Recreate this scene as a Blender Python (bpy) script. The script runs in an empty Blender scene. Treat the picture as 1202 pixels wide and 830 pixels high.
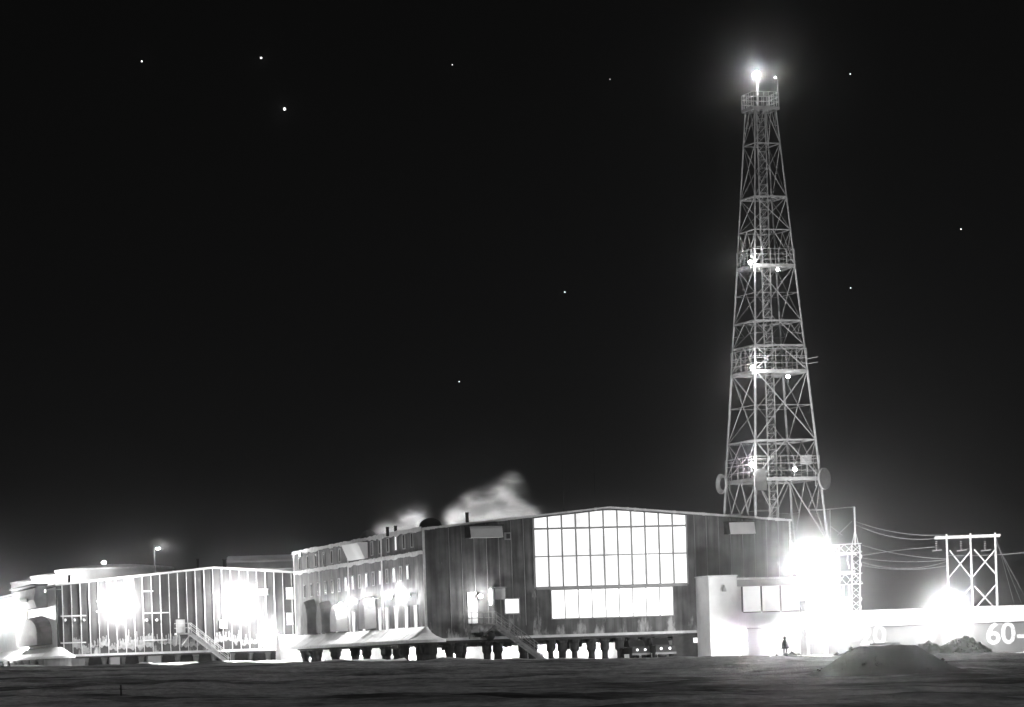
import bpy, math, random
from mathutils import Vector, Matrix, noise
R = math.radians
random.seed(7)
scn = bpy.context.scene
col = scn.collection

# ------------------------------------------------------------------ survey
F = 4000.0; ROLL = R(1.9); CX, CY = 601.0, 771.0; ZC = 2.0
cr, sr = math.cos(ROLL), math.sin(ROLL)
def uv(px, py):
    a, b = px - CX, CY - py
    return a*cr + b*sr, -a*sr + b*cr
def at(px, py, Y):
    u, v = uv(px, py)
    return Vector((u*Y/F, Y, ZC + v*Y/F))
class Frame:
    """ground frame: origin, direction s (along the front) and t (into the depth)"""
    def __init__(self, o, ang):
        self.o = o; self.ang = ang
        self.s = (math.cos(ang), math.sin(ang)); self.t = (-math.sin(ang), math.cos(ang))
    def w(self, s, t):
        return (self.o[0] + s*self.s[0] + t*self.t[0], self.o[1] + s*self.s[1] + t*self.t[1])
    def front(self, px, py, t=0.0):
        u, v = uv(px, py); k = u/F; ox, oy = self.w(0, t)
        s = (k*oy - ox)/(self.s[0] - k*self.s[1]); Y = oy + s*self.s[1]
        return s, ZC + v*Y/F
    def side(self, px, py, s=0.0):
        u, v = uv(px, py); k = u/F; ox, oy = self.w(s, 0)
        t = (k*oy - ox)/(self.t[0] - k*self.t[1]); Y = oy + t*self.t[1]
        return t, ZC + v*Y/F

# ------------------------------------------------------------------ ground height
def sstep(a, b, x):
    t = max(0.0, min(1.0, (x-a)/(b-a))); return t*t*(3-2*t)
def H(x, y, fine=True):
    tilt = -0.018*max(-95.0, min(95.0, x))
    wob = 9*noise.noise(Vector((x*0.03, 1.5, 0)))+4*noise.noise(Vector((x*0.11, 4.5, 0)))
    rise = 0.35*sstep(185, 255, y) + 1.25*sstep(252+wob, 297, y)
    z = tilt + rise
    fade = 1.0 - sstep(268, 304, y)
    far = 1.0 - sstep(330, 380, y)
    z += 0.50*noise.noise(Vector((x*0.020+3.1, y*0.055, 0.3)))*fade
    z += 0.26*noise.noise(Vector((x*0.055, y*0.14, 4.2)))*(0.15+0.85*fade)*far
    if fine:
        z += 0.26*abs(noise.noise(Vector((x*0.14+9, y*0.25, 7.7))))*(0.35+0.65*fade)*far
        z += 0.11*noise.noise(Vector((x*0.45, y*0.7, 1.7)))*far
        z += 0.17*noise.noise(Vector((x*0.16+0.05*y, y*0.8, 8.7)))*far*(0.3+0.7*fade)
        z += 0.35*max(0.0, noise.noise(Vector((x*0.09, y*0.22, 12.7))))*fade*sstep(225, 262, y)
        z += 0.03*noise.noise(Vector((x*1.3, y*1.6, 5.7)))*far
        # ploughed snow left along the edge of the building pad
        if x < 14:
            band = math.exp(-((y-(296-0.35*x*(1 if x < -8 else 0)))/6.0)**2)
            z += band*0.55*max(0.0, noise.noise(Vector((x*0.28, y*0.2, 2.2)))+0.15)*sstep(14, -6, x)
    return z

# ------------------------------------------------------------------ mesh helper
def zchain(o):
    z = 0.0
    while o is not None:
        z += o.location.z; o = o.parent
    return z
class MB:
    def __init__(self): self.v = []; self.f = []
    def add(self, vs, fs):
        n = len(self.v); self.v += [tuple(p) for p in vs]; self.f += [tuple(i+n for i in q) for q in fs]; return self
    def box(self, x0, x1, y0, y1, z0, z1):
        vs = [(x0,y0,z0),(x1,y0,z0),(x1,y1,z0),(x0,y1,z0),(x0,y0,z1),(x1,y0,z1),(x1,y1,z1),(x0,y1,z1)]
        return self.add(vs, [(0,3,2,1),(4,5,6,7),(0,1,5,4),(1,2,6,5),(2,3,7,6),(3,0,4,7)])
    def bar(self, a, b, w, h=None, n=4):
        a, b = Vector(a), Vector(b); d = b - a
        if d.length < 1e-5: return self
        d.normalize(); h = h or w
        up = Vector((0,0,1)) if abs(d.z) < 0.95 else Vector((0,1,0))
        x = d.cross(up).normalized(); y = x.cross(d)
        vs = []
        for p in (a, b):
            if n == 4:
                for i, j in ((-1,-1),(1,-1),(1,1),(-1,1)): vs.append(p + x*(i*w/2) + y*(j*h/2))
            else:
                for k in range(n):
                    q = 2*math.pi*k/n; vs.append(p + x*(math.cos(q)*w/2) + y*(math.sin(q)*h/2))
        fs = [tuple(range(n))[::-1], tuple(range(n, 2*n))] + [(k, (k+1)%n, n+(k+1)%n, n+k) for k in range(n)]
        return self.add(vs, fs)
    def tube(self, a, b, r, n=10): return self.bar(a, b, 2*r, 2*r, n)
    def path(self, pts, r, n=5):
        for a, b in zip(pts, pts[1:]): self.tube(a, b, r, n)
        return self
    def lathe(self, c, prof, n=24):
        vs = []; m = len(prof)
        for r, z in prof:
            for k in range(n):
                q = 2*math.pi*k/n; vs.append((c[0]+r*math.cos(q), c[1]+r*math.sin(q), c[2]+z))
        fs = [(i*n+k, i*n+(k+1)%n, (i+1)*n+(k+1)%n, (i+1)*n+k) for i in range(m-1) for k in range(n)]
        fs += [tuple(range(n))[::-1], tuple((m-1)*n+k for k in range(n))]
        return self.add(vs, fs)
    def ball(self, c, r, n=10, sq=(1,1,1)):
        prof = [(r*math.sin(math.pi*(i+0.02)/(n-0+0.04)), -r*math.cos(math.pi*(i+0.02)/(n+0.04))) for i in range(n+1)]
        k = len(self.v); self.lathe((0,0,0), prof, 2*n)
        self.v[k:] = [(c[0]+p[0]*sq[0], c[1]+p[1]*sq[1], c[2]+p[2]*sq[2]) for p in self.v[k:]]
        return self
    def prism(self, poly, axis, a, b):
        """poly in the two other axes, extruded along axis from a to b"""
        def mk(p, q):
            return (q, p[0], p[1]) if axis == 'x' else (p[0], q, p[1]) if axis == 'y' else (p[0], p[1], q)
        n = len(poly)
        vs = [mk(p, a) for p in poly] + [mk(p, b) for p in poly]
        return self.add(vs, [tuple(range(n))[::-1], tuple(range(n, 2*n))] + [(k,(k+1)%n,n+(k+1)%n,n+k) for k in range(n)])
    def build(self, name, mat, parent=None, loc=None, rot=0.0, smooth=False, bevel=0.0):
        me = bpy.data.meshes.new(name)
        dz = zchain(parent) + (loc[2] if loc is not None else 0.0)
        me.from_pydata([(p[0], p[1], p[2]-dz) for p in self.v], [], self.f)
        me.validate(); me.update()
        o = bpy.data.objects.new(name, me); col.objects.link(o)
        if loc is not None: o.location = loc
        o.rotation_euler = (0, 0, rot)
        if parent is not None: o.parent = parent
        if mat is not None: me.materials.append(mat)
        if smooth:
            for p in me.polygons: p.use_smooth = True
        # consistent outward normals
        import bmesh
        bm = bmesh.new(); bm.from_mesh(me); bmesh.ops.recalc_face_normals(bm, faces=bm.faces); bm.to_mesh(me); bm.free()
        if bevel:
            m = o.modifiers.new('bevel', 'BEVEL'); m.width = bevel; m.segments = 2; m.limit_method = 'ANGLE'
        return o
def tag(o, label, cat, group=None, kind=None):
    if label: o['label'] = label
    if cat: o['category'] = cat
    if group: o['group'] = group
    if kind: o['kind'] = kind
    return o
def thing(name, label, cat, loc, rot=0.0, group=None):
    o = bpy.data.objects.new(name, None); col.objects.link(o); o.empty_display_size = 0.3
    o.location = loc; o.rotation_euler = (0,0,rot)
    return tag(o, label, cat, group)
def copy_tree(o, parent=None):
    c = o.copy(); col.objects.link(c)
    if parent is not None: c.parent = parent
    for ch in [k for k in bpy.data.objects if k.parent == o]: copy_tree(ch, c)
    return c

# ------------------------------------------------------------------ materials (a black and white night: neutral greys)
def grey(v): return (v, v, v, 1)
def nodes(name):
    m = bpy.data.materials.new(name); m.use_nodes = True
    nt = m.node_tree; b = nt.nodes['Principled BSDF']; return m, nt, b
def plain(name, v, rough=0.8, var=0.25, scale=1.5, bump=0.0, metal=0.0):
    m, nt, b = nodes(name)
    tc = nt.nodes.new('ShaderNodeTexCoord'); n = nt.nodes.new('ShaderNodeTexNoise')
    n.inputs['Scale'].default_value = scale; n.inputs['Detail'].default_value = 6
    nt.links.new(tc.outputs['Object'], n.inputs['Vector'])
    r = nt.nodes.new('ShaderNodeValToRGB')
    r.color_ramp.elements[0].position = 0.3; r.color_ramp.elements[0].color = grey(v*(1-var))
    r.color_ramp.elements[1].position = 0.7; r.color_ramp.elements[1].color = grey(min(0.9, v*(1+var)))
    nt.links.new(n.outputs['Fac'], r.inputs['Fac']); nt.links.new(r.outputs['Color'], b.inputs['Base Color'])
    b.inputs['Roughness'].default_value = rough; b.inputs['Metallic'].default_value = metal
    b.inputs['Specular IOR Level'].default_value = 0.25
    if bump:
        bp = nt.nodes.new('ShaderNodeBump'); bp.inputs['Strength'].default_value = bump; bp.inputs['Distance'].default_value = 0.1
        nt.links.new(n.outputs['Fac'], bp.inputs['Height']); nt.links.new(bp.outputs['Normal'], b.inputs['Normal'])
    return m
def emit(name, strength, v=1.0):
    m, nt, b = nodes(name)
    b.inputs['Base Color'].default_value = grey(0.8)
    b.inputs['Emission Color'].default_value = (1, 1, 1, 1); b.inputs['Emission Strength'].default_value = strength
    return m
def cladding(name, dark, light, frost, zlow, zhigh, frost_amt=0.5, patch=0.55):
    """sheet cladding: vertical streaks and board tone, frost clinging in ragged patches low on the wall (object z)"""
    m, nt, b = nodes(name); L = nt.links.new; N = nt.nodes.new
    tc = N('ShaderNodeTexCoord')
    mp = N('ShaderNodeMapping'); mp.inputs['Scale'].default_value = (1.0, 1.0, 0.07); L(tc.outputs['Object'], mp.inputs['Vector'])
    n1 = N('ShaderNodeTexNoise'); n1.inputs['Scale'].default_value = 2.6; n1.inputs['Detail'].default_value = 8; L(mp.outputs['Vector'], n1.inputs['Vector'])
    n2 = N('ShaderNodeTexNoise'); n2.inputs['Scale'].default_value = 0.55; n2.inputs['Detail'].default_value = 7; L(tc.outputs['Object'], n2.inputs['Vector'])
    mx = N('ShaderNodeMath'); mx.operation = 'MULTIPLY'; L(n1.outputs['Fac'], mx.inputs[0]); L(n2.outputs['Fac'], mx.inputs[1])
    r1 = N('ShaderNodeValToRGB'); r1.color_ramp.elements[0].position = 0.14; r1.color_ramp.elements[0].color = grey(dark)
    r1.color_ramp.elements[1].position = 0.42; r1.color_ramp.elements[1].color = grey(light); L(mx.outputs[0], r1.inputs['Fac'])
    sp = N('ShaderNodeSeparateXYZ'); L(tc.outputs['Object'], sp.inputs[0])
    mr = N('ShaderNodeMapRange'); mr.inputs[1].default_value = zlow; mr.inputs[2].default_value = zhigh
    mr.inputs[3].default_value = frost_amt; mr.inputs[4].default_value = 0.0; L(sp.outputs['Z'], mr.inputs[0])
    mp3 = N('ShaderNodeMapping'); mp3.inputs['Scale'].default_value = (1.0, 1.0, 0.35); L(tc.outputs['Object'], mp3.inputs['Vector'])
    n3 = N('ShaderNodeTexNoise'); n3.inputs['Scale'].default_value = 0.8; n3.inputs['Detail'].default_value = 9; n3.inputs['Roughness'].default_value = 0.65
    L(mp3.outputs['Vector'], n3.inputs['Vector'])
    ad = N('ShaderNodeMath'); ad.operation = 'ADD'; L(n3.outputs['Fac'], ad.inputs[0]); L(mr.outputs[0], ad.inputs[1])
    r3 = N('ShaderNodeValToRGB'); r3.color_ramp.elements[0].position = patch; r3.color_ramp.elements[1].position = patch+0.10
    L(ad.outputs[0], r3.inputs['Fac'])
    mix = N('ShaderNodeMix'); mix.data_type = 'RGBA'; L(r3.outputs['Color'], mix.inputs[0]); L(r1.outputs['Color'], mix.inputs[6])
    mix.inputs[7].default_value = grey(frost); L(mix.outputs[2], b.inputs['Base Color'])
    b.inputs['Roughness'].default_value = 0.75; b.inputs['Specular IOR Level'].default_value = 0.2
    return m
def snow_ground():
    m, nt, b = nodes('wind packed snow'); L = nt.links.new; N = nt.nodes.new
    tc = N('ShaderNodeTexCoord')
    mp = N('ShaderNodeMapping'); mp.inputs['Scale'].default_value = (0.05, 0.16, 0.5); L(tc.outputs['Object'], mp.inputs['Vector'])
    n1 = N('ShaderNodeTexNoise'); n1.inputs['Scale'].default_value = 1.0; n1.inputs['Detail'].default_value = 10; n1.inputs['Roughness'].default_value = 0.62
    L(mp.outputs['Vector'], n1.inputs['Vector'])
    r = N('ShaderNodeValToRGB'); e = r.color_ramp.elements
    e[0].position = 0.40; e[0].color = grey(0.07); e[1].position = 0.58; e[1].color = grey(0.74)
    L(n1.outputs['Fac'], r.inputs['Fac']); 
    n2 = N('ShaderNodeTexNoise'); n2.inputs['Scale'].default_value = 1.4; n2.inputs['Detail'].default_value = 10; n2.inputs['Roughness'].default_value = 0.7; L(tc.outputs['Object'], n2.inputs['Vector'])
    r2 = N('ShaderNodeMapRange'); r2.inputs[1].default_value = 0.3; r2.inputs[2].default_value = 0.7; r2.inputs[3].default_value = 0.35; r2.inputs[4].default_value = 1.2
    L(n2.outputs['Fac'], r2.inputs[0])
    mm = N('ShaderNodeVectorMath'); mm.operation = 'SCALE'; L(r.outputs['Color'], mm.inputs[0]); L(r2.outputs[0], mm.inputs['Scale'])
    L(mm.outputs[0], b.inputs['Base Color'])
    bp = N('ShaderNodeBump'); bp.inputs['Strength'].default_value = 0.8; bp.inputs['Distance'].default_value = 0.3
    L(n2.outputs['Fac'], bp.inputs['Height']); L(bp.outputs['Normal'], b.inputs['Normal'])
    b.inputs['Roughness'].default_value = 0.9; b.inputs['Specular IOR Level'].default_value = 0.1
    return m
def window_light(name, strength):
    """a lit curtained window: gives off light, with folds and blinds making it uneven"""
    m, nt, b = nodes(name); L = nt.links.new; N = nt.nodes.new
    tc = N('ShaderNodeTexCoord'); n = N('ShaderNodeTexNoise'); n.inputs['Scale'].default_value = 0.45; n.inputs['Detail'].default_value = 5
    L(tc.outputs['Object'], n.inputs['Vector'])
    mr = N('ShaderNodeMapRange'); mr.inputs[1].default_value = 0.3; mr.inputs[2].default_value = 0.7
    mr.inputs[3].default_value = strength*0.62; mr.inputs[4].default_value = strength*1.25; L(n.outputs['Fac'], mr.inputs[0])
    b.inputs['Base Color'].default_value = grey(0.5); b.inputs['Emission Color'].default_value = (1, 1, 1, 1)
    L(mr.outputs[0], b.inputs['Emission Strength']); b.inputs['Roughness'].default_value = 0.3
    return m

M_MAIN = cladding('weathered wall sheets', 0.035, 0.165, 0.42, 2.2, 5.5, 0.16, 0.64)
M_ANNEX = plain('annex paint', 0.72, 0.7, 0.15, 0.6)
M_FRAMEP = plain('window frame paint', 0.30, 0.6, 0.1)
M_LEFT = cladding('dark wall panels with frost', 0.028, 0.085, 0.45, 0.5, 5.0, 0.20, 0.69)
M_FROST = plain('frosted batten', 0.66, 0.9, 0.15, 2.0)
M_SNOW = plain('piled snow', 0.78, 0.95, 0.12, 1.2, 0.5)
M_WHITE = plain('white paint', 0.72, 0.6, 0.10, 0.7)
M_PALE = plain('pale tank paint', 0.55, 0.7, 0.18, 0.25)
M_GREYW = plain('grey panel paint', 0.30, 0.8, 0.2, 0.5)
M_STEEL = plain('galvanised steel', 0.21, 0.6, 0.25, 1.5)
M_STEELD = plain('dull steel', 0.22, 0.7, 0.25, 1.5)
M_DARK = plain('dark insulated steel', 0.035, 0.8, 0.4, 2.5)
M_BLACK = plain('soot black metal', 0.012, 0.85, 0.3, 2.0)
M_HOOD = plain('grey canvas hood', 0.13, 0.85, 0.3, 1.2)
M_ROOF = plain('snow dusted roofing', 0.45, 0.9, 0.3, 0.4)
M_DIRT = plain('frozen dirt', 0.022, 0.95, 0.5, 0.9, 0.8)
M_RUBBLE = plain('frozen clods', 0.13, 0.95, 0.6, 1.6, 1.0)
M_WOOD = plain('frosted timber', 0.6, 0.85, 0.3, 2.0)
M_PLANK = plain('dark timber', 0.02, 0.9, 0.3, 3.0)
M_WALL = plain('grey numbered wall paint', 0.05, 0.85, 0.2, 0.8)
M_NUM = plain('worn number paint', 0.21, 0.85, 0.45, 2.5)
M_GLASS = plain('dark glass', 0.02, 0.15, 0.1, 1.0)
M_LENS = emit('lamp lens', 40)
M_BULB = emit('signal lamp', 25)
M_STAR = emit('star light', 3.0)
M_DOT = emit('vehicle lamp', 1.2)
M_WIN = window_light('lit gable windows', 1.1)
M_WIN2 = window_light('lit lower windows', 1.9)
M_WIN3 = window_light('lit narrow windows', 1.1)
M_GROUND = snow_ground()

# ------------------------------------------------------------------ ground sheet
def axis(a, b, c, d, fine, coarse):
    xs = []; x = a
    while x < b: xs.append(x); x += coarse
    x = b
    while x < c: xs.append(x); x += fine
    x = c
    while x <= d: xs.append(x); x += coarse
    return xs
xs = axis(-700, -64, 60, 700, 0.62, 12.0)
ys = axis(-60, 84, 330, 960, 0.55, 12.0)
nx, ny = len(xs), len(ys)
gv = [(x, y, H(x, y)) for y in ys for x in xs]
gf = [(j*nx+i, j*nx+i+1, (j+1)*nx+i+1, (j+1)*nx+i) for j in range(ny-1) for i in range(nx-1)]
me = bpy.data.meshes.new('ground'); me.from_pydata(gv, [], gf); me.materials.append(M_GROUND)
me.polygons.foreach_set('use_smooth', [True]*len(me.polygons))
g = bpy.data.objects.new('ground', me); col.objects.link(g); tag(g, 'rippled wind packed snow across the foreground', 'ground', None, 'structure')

# ------------------------------------------------------------------ lamps
WARM = (1.0, 1.0, 1.0)
def point(parent, pos, intensity, radius=0.12):
    l = bpy.data.lights.new('lamp_light', 'POINT'); l.energy = intensity*4*math.pi; l.shadow_soft_size = radius; l.color = WARM
    o = bpy.data.objects.new('lamp_light', l); col.objects.link(o); o.parent = parent
    o.location = (pos[0], pos[1], pos[2]-zchain(parent)); return o
def wall_lamp(P, aim, label, intensity, group=None, size=0.22, stand=0.55, rad=0.12):
    """flood lamp on a short bracket; P = lamp centre (world), aim = unit direction away from its wall"""
    t = thing('floodlight', label, 'floodlight', P, 0, group)
    a = Vector((aim[0], aim[1], 0)).normalized()
    mb = MB(); mb.bar((a*-stand) + Vector((0,0,P[2]+size)), (a*-size*0.5) + Vector((0,0,P[2]+size)), 0.07)
    mb.build('bracket', M_PALE, t)
    hd = MB(); hd.bar((a*-size*0.9)+Vector((0,0,P[2])), (a*-0.02)+Vector((0,0,P[2])), size*2, size*1.6, 10); hd.build('housing', M_STEELD, t)
    ln = MB(); ln.bar((a*0.0)+Vector((0,0,P[2])), (a*0.03)+Vector((0,0,P[2])), size*1.8, size*1.4, 10); ln.build('lens', M_LENS, t)
    point(t, (a.x*(size*1.6+0.12), a.y*(size*1.6+0.12), P[2]), intensity, rad)
    return t
def pole_lamp(P, label, intensity, zbase, aim=(0,-1), arm=0.8, group=None, size=0.28, rad=0.15, mat=None):
    """P is the lamp head; the pole stands behind it"""
    a = Vector((aim[0], aim[1], 0)).normalized()
    base = Vector((P[0], P[1], 0)) - a*arm
    t = thing('lamp_post', label, 'lamp post', (base.x, base.y, zbase), 0, group)
    mb = MB(); mb.lathe((0,0,0), [(0.13,zbase-0.3),(0.11,zbase+1.0),(0.07,P[2]+0.45)], 10); mb.build('pole', mat or M_STEELD, t)
    ar = MB(); ar.tube((0,0,P[2]+0.35), tuple(a*arm + Vector((0,0,P[2]+0.30))), 0.045, 8); ar.build('arm', mat or M_STEELD, t)
    h = a*arm
    hd = MB(); hd.lathe((h.x, h.y, P[2]), [(size*0.35,0.34),(size*0.6,0.28),(size,0.14),(size,0.10)], 14); hd.build('housing', M_STEELD, t)
    ln = MB(); ln.ball((h.x, h.y, P[2]+0.07), size*0.8, 8, (1,1,0.6)); ln.build('lens', M_LENS, t, smooth=True)
    point(t, (h.x+a.x*(size+rad+0.12), h.y+a.y*(size+rad+0.12), P[2]), intensity, rad)
    return t

# ================================================================== main building
ANG = R(15.0)
kc = uv(499, 690)[0]/F
MF = Frame((kc*310.0, 310.0), ANG)
W, _ = MF.front(928.5, 660)
L_ = 59.8
ZF = 3.78                      # underside of the floor
_, ZE = MF.front(495, 622); ZE = (ZE + MF.front(930, 612)[1])/2
_, ZP = MF.front(712, 597)
ZG = 1.45
print('main', W, ZE, ZP, MF.o, MF.side(344, 700))
main = thing('operations_building', 'largest building, three storeys on piles with a tall lit gable window', 'building', (MF.o[0], MF.o[1], ZG), ANG)
# walls and roof
mb = MB()
mb.add([(0,0,ZF),(W,0,ZF),(W,0,ZE),(W/2,0,ZP),(0,0,ZE),(0,L_,ZF),(W,L_,ZF),(W,L_,ZE),(W/2,L_,ZP),(0,L_,ZE)],
       [(0,1,2,3,4),(5,9,8,7,6),(0,4,9,5),(1,6,7,2),(0,5,6,1)])
mb.build('wall', M_MAIN, main)
rf = MB()
e = 0.16
for sx, s0, s1 in ((0, -e, W/2), (1, W/2, W+e)):
    k = (ZP-ZE)/(W/2); z0 = ZP - k*abs(W/2-s0); z1 = ZP - k*abs(W/2-s1)
    rf.prism([(s0, z0+0.02), (s1, z1+0.02), (s1, z1+0.15), (s0, z0+0.15)], 'y', -0.18, L_+0.2)
roof = rf.build('roof', M_ROOF, main)
# ragged snow lip on the roof edge (front and side)
lip = MB()
k = (ZP-ZE)/(W/2)
for i in range(150):
    s = -e + (W+2*e)*i/150; z = ZP - k*abs(W/2-s)
    if 11.0 < s < W-10.5 and random.random() < 0.8: hh = 0.05
    else: hh = 0.05 + 0.16*abs(noise.noise(Vector((s*0.7, 1.3, 0)))) + random.random()*0.05
    lip.box(s, s+(W+2*e)/150+0.01, -0.24, -0.185, z+0.12-hh, z+0.17+hh*0.3)
for i in range(150):
    t = L_*i/150; hh = 0.08 + 0.30*abs(noise.noise(Vector((t*0.45, 7.3, 0))))+ random.random()*0.08
    lip.box(-e-0.07, -e-0.004, t, t+L_/150+0.01, ZE+0.12-hh, ZE+0.17+hh*0.6)
lip.build('snow_lip', M_FROST, roof)
# floor edge and corner trims
fb = MB(); fb.box(-0.0, W+0.12, -0.14, -0.004, ZF-0.12, ZF+0.12); fb.box(W+0.004, W+0.12, 0, L_, ZF-0.12, ZF+0.1)
fb.build('floor_beam', M_FROST, main)
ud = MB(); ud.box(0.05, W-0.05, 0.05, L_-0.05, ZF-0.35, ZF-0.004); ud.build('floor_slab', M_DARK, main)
for bx_ in ((-0.09, 0.09, -0.09, -0.003, ZF+0.4, ZE), (-0.09,-0.003, 0.0, 0.14, ZF+0.4, ZE), (W-0.1, W+0.06, -0.07, -0.003, ZF+0.13, ZE), (-0.09, -0.003, L_-0.2, L_+0.05, ZF+0.4, ZE)):
    ct = MB(); ct.box(*bx_); ct.build('corner_trim', M_FROST, main)
# cladding seams on the front
for i in range(1, 30):
    s = i*W/30
    if 10.9 < s < W-10.6: continue
    zt = ZP - k*abs(W/2-s) - 0.05
    if random.random() < 0.85: seam = MB(); seam.box(s-0.022, s+0.022, -0.05, -0.003, ZF+0.13+random.random()*1.5, zt); seam.build('seam', M_GREYW, main)
# gable window : 11 columns, 3 rows
def front_rect(px0, py0, px1, py1, t=0.0):
    s0, z0 = MF.front(px0, py1, t); s1, z1 = MF.front(px1, py0, t); return s0, s1, z0, z1
gs0 = MF.front(627, 650)[0]; gs1 = MF.front(806, 650)[0]
gz0 = (MF.front(629, 690)[1]+MF.front(806, 684)[1])/2
zr1 = (MF.front(628, 653)[1]+MF.front(804, 650)[1])/2; zr2 = (MF.front(627, 621)[1]+MF.front(803, 617)[1])/2
gw = MB(); fr = MB()
def ztop(s): return ZP - k*abs(W/2-s) - 0.10
ncol = 11; cw = (gs1-gs0)/ncol
fr.box(gs0-0.09, gs0+0.06, -0.13, -0.004, gz0-0.1, ztop(gs0)); fr.box(gs1-0.06, gs1+0.09, -0.13, -0.004, gz0-0.1, ztop(gs1))
for zz, hh in ((gz0-0.12, 0.12), (zr1, 0.05), (zr2, 0.09)):
    fr.box(gs0+0.065, gs1-0.065, -0.135, -0.004, zz-hh, zz+hh)
for i in range(1, ncol):
    s = gs0 + cw*i; fr.box(s-0.075, s+0.075, -0.12, -0.004, gz0+0.004, ztop(s))
for i in range(ncol):
    a, b2 = gs0+cw*i+0.04, gs0+cw*(i+1)-0.04
    for za, zb in ((gz0, zr1), (zr1, zr2)): gw.box(a, b2, -0.07, -0.005, za+0.03, zb-0.03)
    gw.add([(a,-0.07,zr2+0.05),(b2,-0.07,zr2+0.05),(b2,-0.07,ztop(b2)-0.03),(a,-0.07,ztop(a)-0.03),
            (a,-0.01,zr2+0.05),(b2,-0.01,zr2+0.05),(b2,-0.01,ztop(b2)-0.03),(a,-0.01,ztop(a)-0.03)],
           [(0,1,2,3),(7,6,5,4),(0,4,5,1),(1,5,6,2),(2,6,7,3),(3,7,4,0)])
win = fr.build('gable_window', M_FRAMEP, main)
gw.build('pane', M_WIN, win)
# lower window : 9 columns
ls0 = MF.front(647, 708)[0]; ls1 = MF.front(790, 708)[0]
lz0 = (MF.front(648, 726)[1]+MF.front(790, 722)[1])/2; lz1 = (MF.front(647, 693)[1]+MF.front(790, 689)[1])/2
fr = MB(); gw = MB(); cw2 = (ls1-ls0)/9
for i in range(10): fr.box(ls0+cw2*i-0.045, ls0+cw2*i+0.045, -0.10, -0.004, lz0, lz1)
fr.box(ls0-0.05, ls1+0.05, -0.105, -0.004, lz0-0.1, lz0-0.004); fr.box(ls0-0.05, ls1+0.05, -0.105, -0.004, lz1+0.004, lz1+0.1)
for i in range(9): gw.box(ls0+cw2*i+0.05, ls0+cw2*(i+1)-0.05, -0.06, -0.005, lz0+0.01, lz1-0.01)
win = fr.build('strip_window', M_GREYW, main); gw.build('pane', M_WIN2, win)
# rooms lit behind? the panes are curtained and glow; one more lit window beside the stairs
def lit_window(px0, py0, px1, py1, mat, name='window'):
    s0, s1, z0, z1 = front_rect(px0, py0, px1, py1)
    f = MB(); f.box(s0-0.1,s1+0.1,-0.12,-0.004,z0-0.12,z0-0.003); f.box(s0-0.1,s1+0.1,-0.12,-0.004,z1+0.003,z1+0.1)
    f.box(s0-0.1,s0-0.003,-0.12,-0.004,z0,z1); f.box(s1+0.003,s1+0.1,-0.12,-0.004,z0,z1)
    w = f.build(name, M_GREYW, main); p = MB(); p.box(s0,s1,-0.06,-0.005,z0,z1); p.build('pane', mat, w); return w
lit_window(593, 703, 608.5, 720, M_WIN3)
# air intakes on the front, high under the eaves
def intake(px0, py0, px1, py1):
    s0, s1, z0, z1 = front_rect(px0, py0, px1, py1)
    b = MB(); b.prism([(-0.004,z0),(-0.9,z0),(-0.55,z1),(-0.004,z1)], 'x', s0+0.35, s1)
    o = b.build('air_intake', M_WHITE, main)
    d = MB(); d.prism([(-0.004,z0),(-0.85,z0+0.02),(-0.5,z1),(-0.004,z1)], 'x', s0, s0+0.34)
    d.box(s0-0.05, s1+0.08, -0.98, -0.004, z1+0.005, z1+0.1); d.build('louver', M_DARK, o)
intake(546, 617.5, 587.5, 632); intake(850, 613, 883, 627.5)
s0, s1, z0, z1 = front_rect(592, 625, 599, 634)
b = MB(); b.box(s0,s1,-0.3,-0.004,z0,z1); o=b.build('junction_box', M_GREYW, main); b=MB(); b.box(s0+.12,s1-.12,-0.33,-0.303,z0+.12,z1-.12); b.build('cover', M_DARK, o)
# hooded vents and small fittings on the front
s0, s1, z0, z1 = front_rect(823, 679, 832, 700)
b = MB(); b.box(s0+.05,s1,-0.5,-0.004,(z0+z1)/2+.1,z1); o=b.build('wall_vent', M_BLACK, main); b=MB(); b.box(s0,s0+.1,-0.6,-0.004,z0,z1-.3); b.box(s0+.1,s1,-.55,-.004,z0+.5,z0+.9); b.build('bracket', M_WHITE, o)
s0, z0 = MF.front(626, 698); b=MB(); b.lathe((s0,-0.3,z0), [(0.05,0.3),(0.16,0.05),(0.2,-0.25)], 10); b.build('wall_speaker', M_STEEL, main)
s0, s1, z0, z1 = front_rect(580, 690, 591.5, 704)
b=MB(); b.box(s0,s1,-0.45,-0.004,z0,z1-0.05); o=b.build('equipment_box', M_GREYW, main); b=MB(); b.box(s0-.2,s1+.1,-0.6,-0.004,z1,z1+0.08); b.build('hood', M_STEEL, o)
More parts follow.
